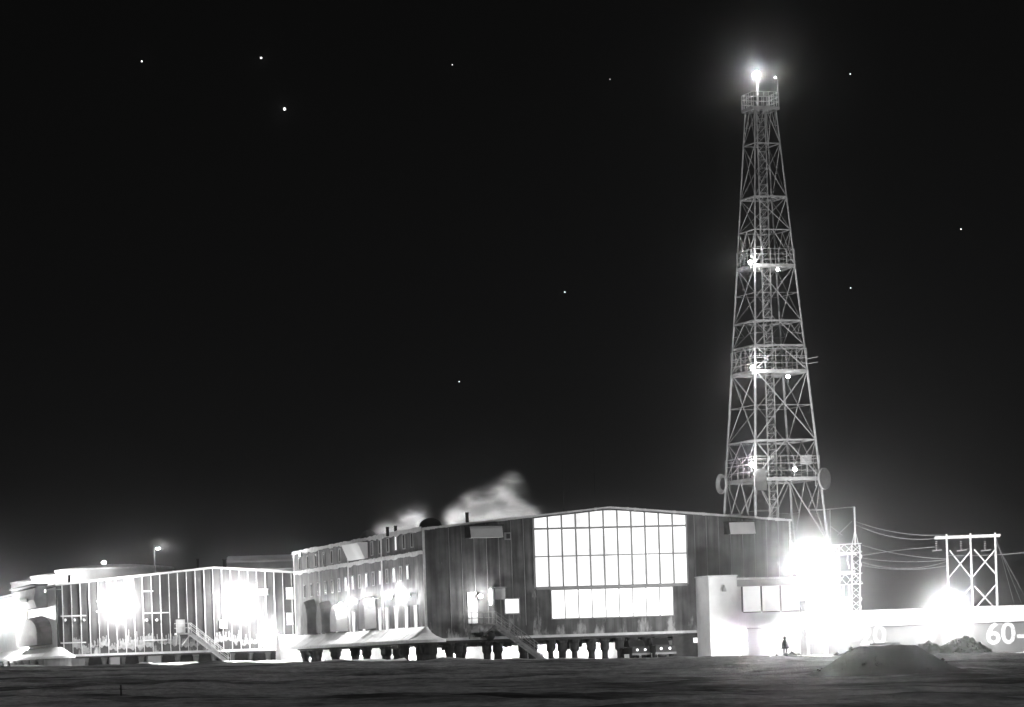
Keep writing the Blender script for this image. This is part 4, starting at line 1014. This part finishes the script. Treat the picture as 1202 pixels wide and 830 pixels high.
steam('steam_plume', 'taller steam cloud blowing right behind the single roof chimney', [(528,615,1.8,.8),(538,607,2.2,.9),(549,599,2.4,.9),(559,592,2.3,.8),(560,608,3.0,1.0),(575,602,2.8,.9),(575,586,2.0,.6),(587,578,2.0,.7),(597,570,2.0,.75),(605,565,1.6,.6),(588,600,2.4,.8),(601,599,2.4,.8),(613,602,2.0,.6),(622,604,2.4,.5),(612,594,2.2,.35),(630,606,2.0,.25),(530,620,1.2,.9),(606,588,1.6,.3)], 22, 0.9, 0.9)
for (px, py, I, lb) in ((470, 627, 480, 'unseen roof lamp added to light the steam between the domes'), (572, 612, 620, 'unseen roof lamp added to light the taller steam cloud')):
    s, z = MF.front(px, py, 29); x, y = MF.w(s, 29); zr = ZP - k*abs(W/2-s)
    wall_lamp((x, y, zr+0.38), fdir, lb, I, size=0.2, stand=0.3)  # lamps added low on the roof, out of sight, to brighten the steam

# ================================================================== stars
for px, py, r, lb in ((334,128,0.62,'largest white star in the upper left sky'),(306.5,68,0.45,'middling star above and left of the largest star'),(166.5,72,0.36,'star at far upper left, left of the bright pair'),
                      (998,87,0.29,'faint star right of the tower beacon'),(998.5,338,0.25,'faint star right of the tower, level with its upper half'),(1128,269,0.29,'faint star far right of the tower'),
                      (663,343,0.27,'faint star in the middle of the sky'),(539,448,0.24,'faint star above the steam'),(716,93,0.21,'dim star left of the tower beacon'),(531,76,0.20,'dim star right of the bright pair, high up')):
    q = at(px, py, 1500); b = MB(); b.ball((0,0,q.z), r, 5); o = b.build('star', M_STAR, None, (q.x,q.y,q.z)); tag(o, lb, 'star', 'stars')

# ================================================================== haze
b = MB(); b.box(-720, 720, -80, 980, -6, 84)
hz = b.build('haze', None, None, (0,0,-6)); tag(hz, 'added lamp glow fog hanging over the whole site', 'haze', None, 'stuff')
m = bpy.data.materials.new('added lamp glow fog'); m.use_nodes = True; nt = m.node_tree; nt.nodes.clear()
out = nt.nodes.new('ShaderNodeOutputMaterial'); pv = nt.nodes.new('ShaderNodeVolumePrincipled')
pv.inputs['Color'].default_value = (0.96,0.96,0.96,1); pv.inputs['Density'].default_value = 0.00022; pv.inputs['Anisotropy'].default_value = 0.996  # fog added so that the lamps spread a halo
nt.links.new(pv.outputs[0], out.inputs['Volume']); m.cycles.homogeneous_volume = True; m.cycles.volume_sampling = 'DISTANCE'
hz.data.materials.append(m)

# ================================================================== added moon fill, night sky, camera, render settings
world = bpy.data.worlds.new('World'); scn.world = world; world.use_nodes = True; nt = world.node_tree
bg = nt.nodes['Background']; sky = nt.nodes.new('ShaderNodeTexSky'); sky.sky_type = 'NISHITA'; sky.sun_disc = False
MEL, MAZ = R(19), R(212)
sky.sun_elevation = MEL; sky.sun_rotation = MAZ
bw = nt.nodes.new('ShaderNodeRGBToBW'); nt.links.new(sky.outputs[0], bw.inputs[0])
tint = nt.nodes.new('ShaderNodeMix'); tint.data_type = 'RGBA'; tint.blend_type = 'MULTIPLY'; tint.inputs[0].default_value = 1.0
nt.links.new(bw.outputs[0], tint.inputs[6]); tint.inputs[7].default_value = (1, 1, 1, 1)
nt.links.new(tint.outputs[2], bg.inputs['Color']); bg.inputs['Strength'].default_value = 0.0007
sl = bpy.data.lights.new('fill_moon', 'SUN'); sl.energy = 0.48; sl.angle = R(0.5); sl.color = (1,1,1)  # moon invented to lift the facades and the snow
so = bpy.data.objects.new('fill_moon', sl); col.objects.link(so)
# towards the moon: behind the camera, a little to the left, low
md = Vector((math.sin(MAZ)*math.cos(MEL), math.cos(MAZ)*math.cos(MEL), math.sin(MEL)))
so.rotation_euler = md.to_track_quat('Z', 'Y').to_euler(); so.location = (0,-20,40)

cam = bpy.data.cameras.new('camera'); co = bpy.data.objects.new('camera', cam); col.objects.link(co); scn.camera = co
cam.sensor_width = 36; cam.sensor_fit = 'HORIZONTAL'; cam.lens = 36*F/1202; cam.shift_y = (CY-415)/1202; cam.shift_x = 0
cam.clip_start = 0.5; cam.clip_end = 3000
co.matrix_world = Matrix(((cr, sr, 0, 0), (0, 0, -1, 0), (-sr, cr, 0, ZC), (0,0,0,1)))

scn.render.engine = 'CYCLES'; cy = scn.cycles
cy.use_denoising = True; cy.denoiser = 'OPENIMAGEDENOISE'; cy.denoising_input_passes = 'RGB_ALBEDO_NORMAL'; cy.denoising_prefilter = 'ACCURATE'; cy.use_adaptive_sampling = False
cy.max_bounces = 6; cy.diffuse_bounces = 3; cy.glossy_bounces = 2; cy.volume_bounces = 1; cy.transparent_max_bounces = 8
cy.sample_clamp_indirect = 4.0; cy.filter_width = 1.5
cy.volume_max_steps = 256
scn.view_settings.view_transform = 'Standard'; scn.view_settings.look = 'None'; scn.view_settings.gamma = 1.0; scn.view_settings.exposure = 0.0
scn.view_settings.use_curve_mapping = False
